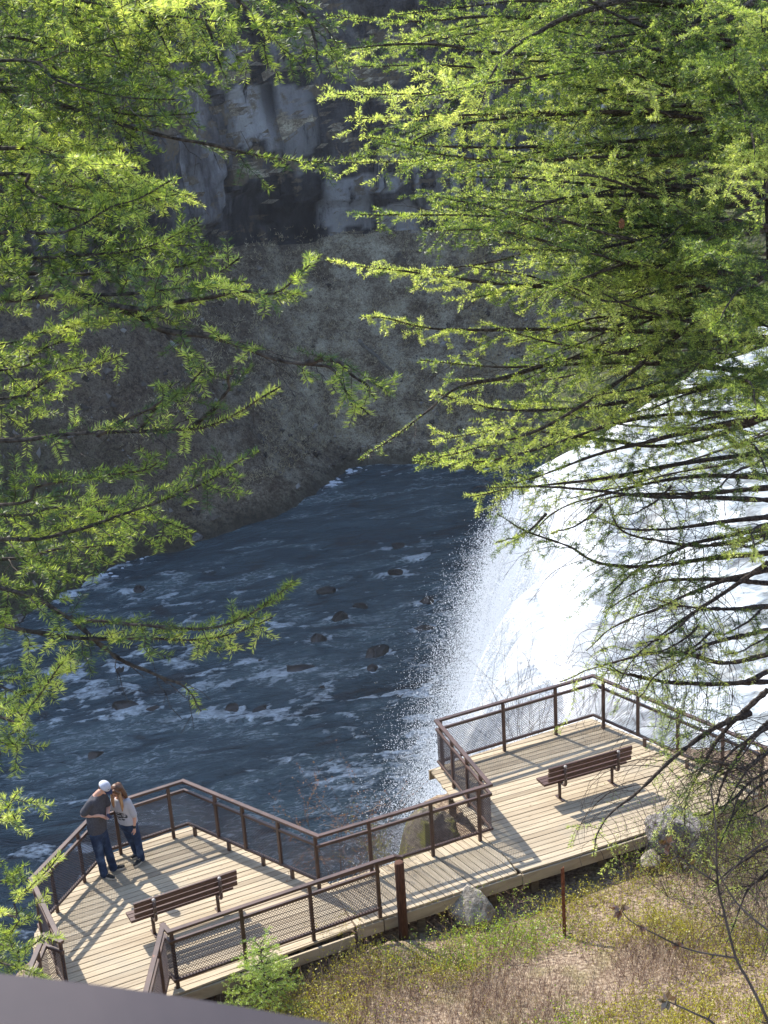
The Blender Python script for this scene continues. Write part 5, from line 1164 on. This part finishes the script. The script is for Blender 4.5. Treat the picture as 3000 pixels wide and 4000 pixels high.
for s_ in (0, 1):
    for i in range(8):
        for j in range(5): a = s_*54+i*6+j; q.append([a, a+6, a+7, a+1])
for i in range(8): q.append([i*6+5, (i+1)*6+5, 54+(i+1)*6+5, 54+i*6+5])
mb = MB(); mb.add(v, q); br_ = obj('brim', mb, M['navy'], None, True); br_.parent = cap_o
mb = MB(); ell(mb, hc+Rh@A([.018, .091, .068]), (.016, .006, .022), Rh, 12); e_ = obj('emblem', mb, M['navy'], None, True); e_.parent = cap_o
mb = MB(); ell(mb, hc+Rh@A([0, -.03, .02]), (.080, .088, .07), Rh, 18); ell(mb, hc+Rh@A([0, -.055, -.03]), (.065, .055, .06), Rh, 16); sub(fuse('hair', mb, M['dark_hair'], None, b0, .008, 2))
mb = MB(); mb.box(WL+A([.045, -.085, .028]), (.06, .10, .009), Rh@np.eye(3)); tag(obj('phone', mb, M['navy']), 'small dark object held in the hands of the man in the cap', 'phone')

# the woman
b1 = PZ(541, 3362, 0); g = lambda x, y, z: A([b1[0]+x, b1[1]+y, z])
wom = tag(bpy.data.objects.new('person', None), 'woman with long auburn hair in pale grey top and jeans, head bowed', 'person'); C.objects.link(wom); wom.location = Vector(b1)
F = (-.5, -.87); Fv = norm(A([F[0], F[1], 0])); Rv = A([Fv[1], -Fv[0], 0]); Rh = frame((-.55, -.83), math.radians(42)); hc = g(-.215, -.07, 1.535); wb = MB()
TW = [(g(-.09, .0, .80), .165, .125), (g(-.10, .0, .93), .165, .12), (g(-.13, .0, 1.06), .15, .118), (g(-.15, .0, 1.20), .165, .128), (g(-.165, .0, 1.31), .155, .09), (g(-.18, -.015, 1.375), .065, .06)]
loft(wb, TW, F); limbt(wb, [g(-.175, -.01, 1.35), g(-.19, -.03, 1.42), g(-.205, -.05, 1.49)], [.055, .050, .049]); h = head(wb, hc, Rh)
SL_, SR = g(-.165, .0, 1.30)-Rv*.155, g(-.165, .0, 1.30)+Rv*.155
EL, WL = g(.058, -.095, 1.02), g(.035, -.135, .785); ER, WR = g(-.37, .15, 1.06), g(-.24, .20, .94)
limbt(wb, [SL_, (SL_+EL)/2, EL], [.053, .048, .040]); limbt(wb, [EL, EL*.6+WL*.4, WL], [.040, .038, .024]); limbt(wb, [SR, (SR+ER)/2, ER], [.053, .048, .040]); limbt(wb, [ER, WR], [.040, .024])
hand(wb, WL, (-.05, -.12, -1), (-.9, .3, 0), .93, .35, -1); hand(wb, WR, (.8, .2, -.3), (0, -1, 0), .93, .4, 1)
LEGS_W = ([g(-.025, -.045, .83), g(.038, -.025, .46), g(.062, -.02, .10)], [g(-.155, .05, .83), g(-.105, .06, .46), g(-.04, .15, .10)])
for l in LEGS_W: limbt(wb, l, [.080, .054, .040])
body = fuse('body', wb, M['skin'], None, b1, .0072, 2); keep(body, wom); face(h, Rh, body, M['dark_hair'])
def sub(o): keep(o, wom); return o
def greytop():
    mt, t, out = newmat('grey_print_top'); tc = N(t, 'ShaderNodeTexCoord'); mp = N(t, 'ShaderNodeMapping'); c0 = g(-.20, -.135, 1.04)
    mp.inputs['Location'].default_value = (-c0[0]*6.2, -c0[1]*6.2, -c0[2]*10.5); mp.inputs['Scale'].default_value = (6.2, 6.2, 10.5); Lk(t, tc.outputs['Object'], mp.inputs[0])
    ln_ = N(t, 'ShaderNodeVectorMath', operation='LENGTH'); Lk(t, mp.outputs[0], ln_.inputs[0]); v = coords(t, (14, 14, 34)); n = noise(t, v, 1., 3, .6)
    k = mth(t, 'MULTIPLY', smooth01(t, ln_.outputs['Value'], .98, .85), smooth01(t, n, .44, .50)); n2 = noise(t, coords(t), 40, 3)
    bsdf(t, out, mix(t, k, mix(t, n2, (.40, .40, .43), (.47, .47, .50)), (.04, .04, .045)), .9, .2, bump(t, n2, .3, .002)); return mt
mb = MB(); loft(mb, [(g(-.09, .0, .855), .192, .158), (g(-.10, .0, .95), .188, .150)]+[(c, a+.024, b+.024) for c, a, b in TW[2:5]]+[(g(-.178, -.012, 1.355), .09, .075)], F)
for a, e, k in ((SL_, EL, .93), (SR, ER, .95)): limbt(mb, [a+UPV*.004, a+(e-a)*.5, a+(e-a)*k], [.066, .066, .060])
M['top'] = greytop(); sub(fuse('shirt', mb, M['top'], None, b1, .009, 3, .006, 9.))
mb = MB(); loft(mb, [(g(-.09, .0, .70), .15, .12), (g(-.09, .0, .80), .183, .147), (g(-.095, .0, .90), .172, .132)], F)
for l in LEGS_W: limbt(mb, [l[0]-UPV*.02, (l[0]+l[1])/2, l[1], (l[1]+l[2])/2, l[2]-UPV*.045], [.102, .090, .072, .066, .066])
sub(fuse('jeans', mb, M['denim'], None, b1, .009, 3, .006, 9.))
shoes((((.095, .015), (-.055, -.205)), ((-.015, .215), (-.125, .065))), A([b1[0], b1[1], 0]), wom, M['sole'])
mb = MB(); H_ = lambda p: hc+Rh@A(p)
ell(mb, H_((0, -.030, .040)), (.088, .100, .094), Rh, 20); ell(mb, H_((0, -.075, -.02)), (.080, .06, .09), Rh, 16)
for s_ in (-1, 1): limbt(mb, [H_((s_*.045, .035, .105)), H_((s_*.082, .03, .05)), H_((s_*.088, .02, -.03))], [.03, .03, .028], 10)
limbt(mb, [H_((0, -.09, .0)), g(-.16, .07, 1.44), g(-.13, .09, 1.28)], [.075, .075, .045]); limbt(mb, [H_((-.06, -.07, -.0)), g(-.09, -.01, 1.44), g(-.035, -.04, 1.33)], [.05, .045, .018])
sub(fuse('hair', mb, M['hair'], None, b1, .008, 1, .006, 30.))
for pts, rr in (([H_((-.086, .02, .0)), g(-.135, -.15, 1.40), g(-.125, -.165, 1.27), g(-.13, -.165, 1.17)], [.03, .034, .028, .010]), ([H_((.086, .02, .0)), g(-.30, -.06, 1.39), g(-.295, -.10, 1.30), g(-.285, -.11, 1.22)], [.028, .032, .026, .008])):
    mb = MB(); limbt(mb, pts, rr, 10); sub(fuse('hair_lock', mb, M['blond'], None, b1, .007, 1, .005, 34.))
mb = MB(); d_ = norm(WL-EL); limbt(mb, [WL-d_*.035, WL-d_*.012], [.031, .030], 14); sub(obj('watch', mb, M['black_shoe'], None, True))

# ------------------------------------------------------------------ the misty air of the gorge
mt = bpy.data.materials.new('haze'); mt.use_nodes = True; t = mt.node_tree; t.nodes.clear(); out = t.nodes.new('ShaderNodeOutputMaterial')
pv = t.nodes.new('ShaderNodeVolumePrincipled'); pv.inputs['Color'].default_value = (.82, .88, 1, 1); pv.inputs['Density'].default_value = .00016; pv.inputs['Anisotropy'].default_value = .2; t.links.new(pv.outputs[0], out.inputs[1])
mb = MB(); mb.box((0, 60, 12), (420, 340, 102)); o = obj('haze', mb, mt); o['kind'] = 'stuff'; tag(o, 'thin bluish mist hanging in the gorge', 'haze')
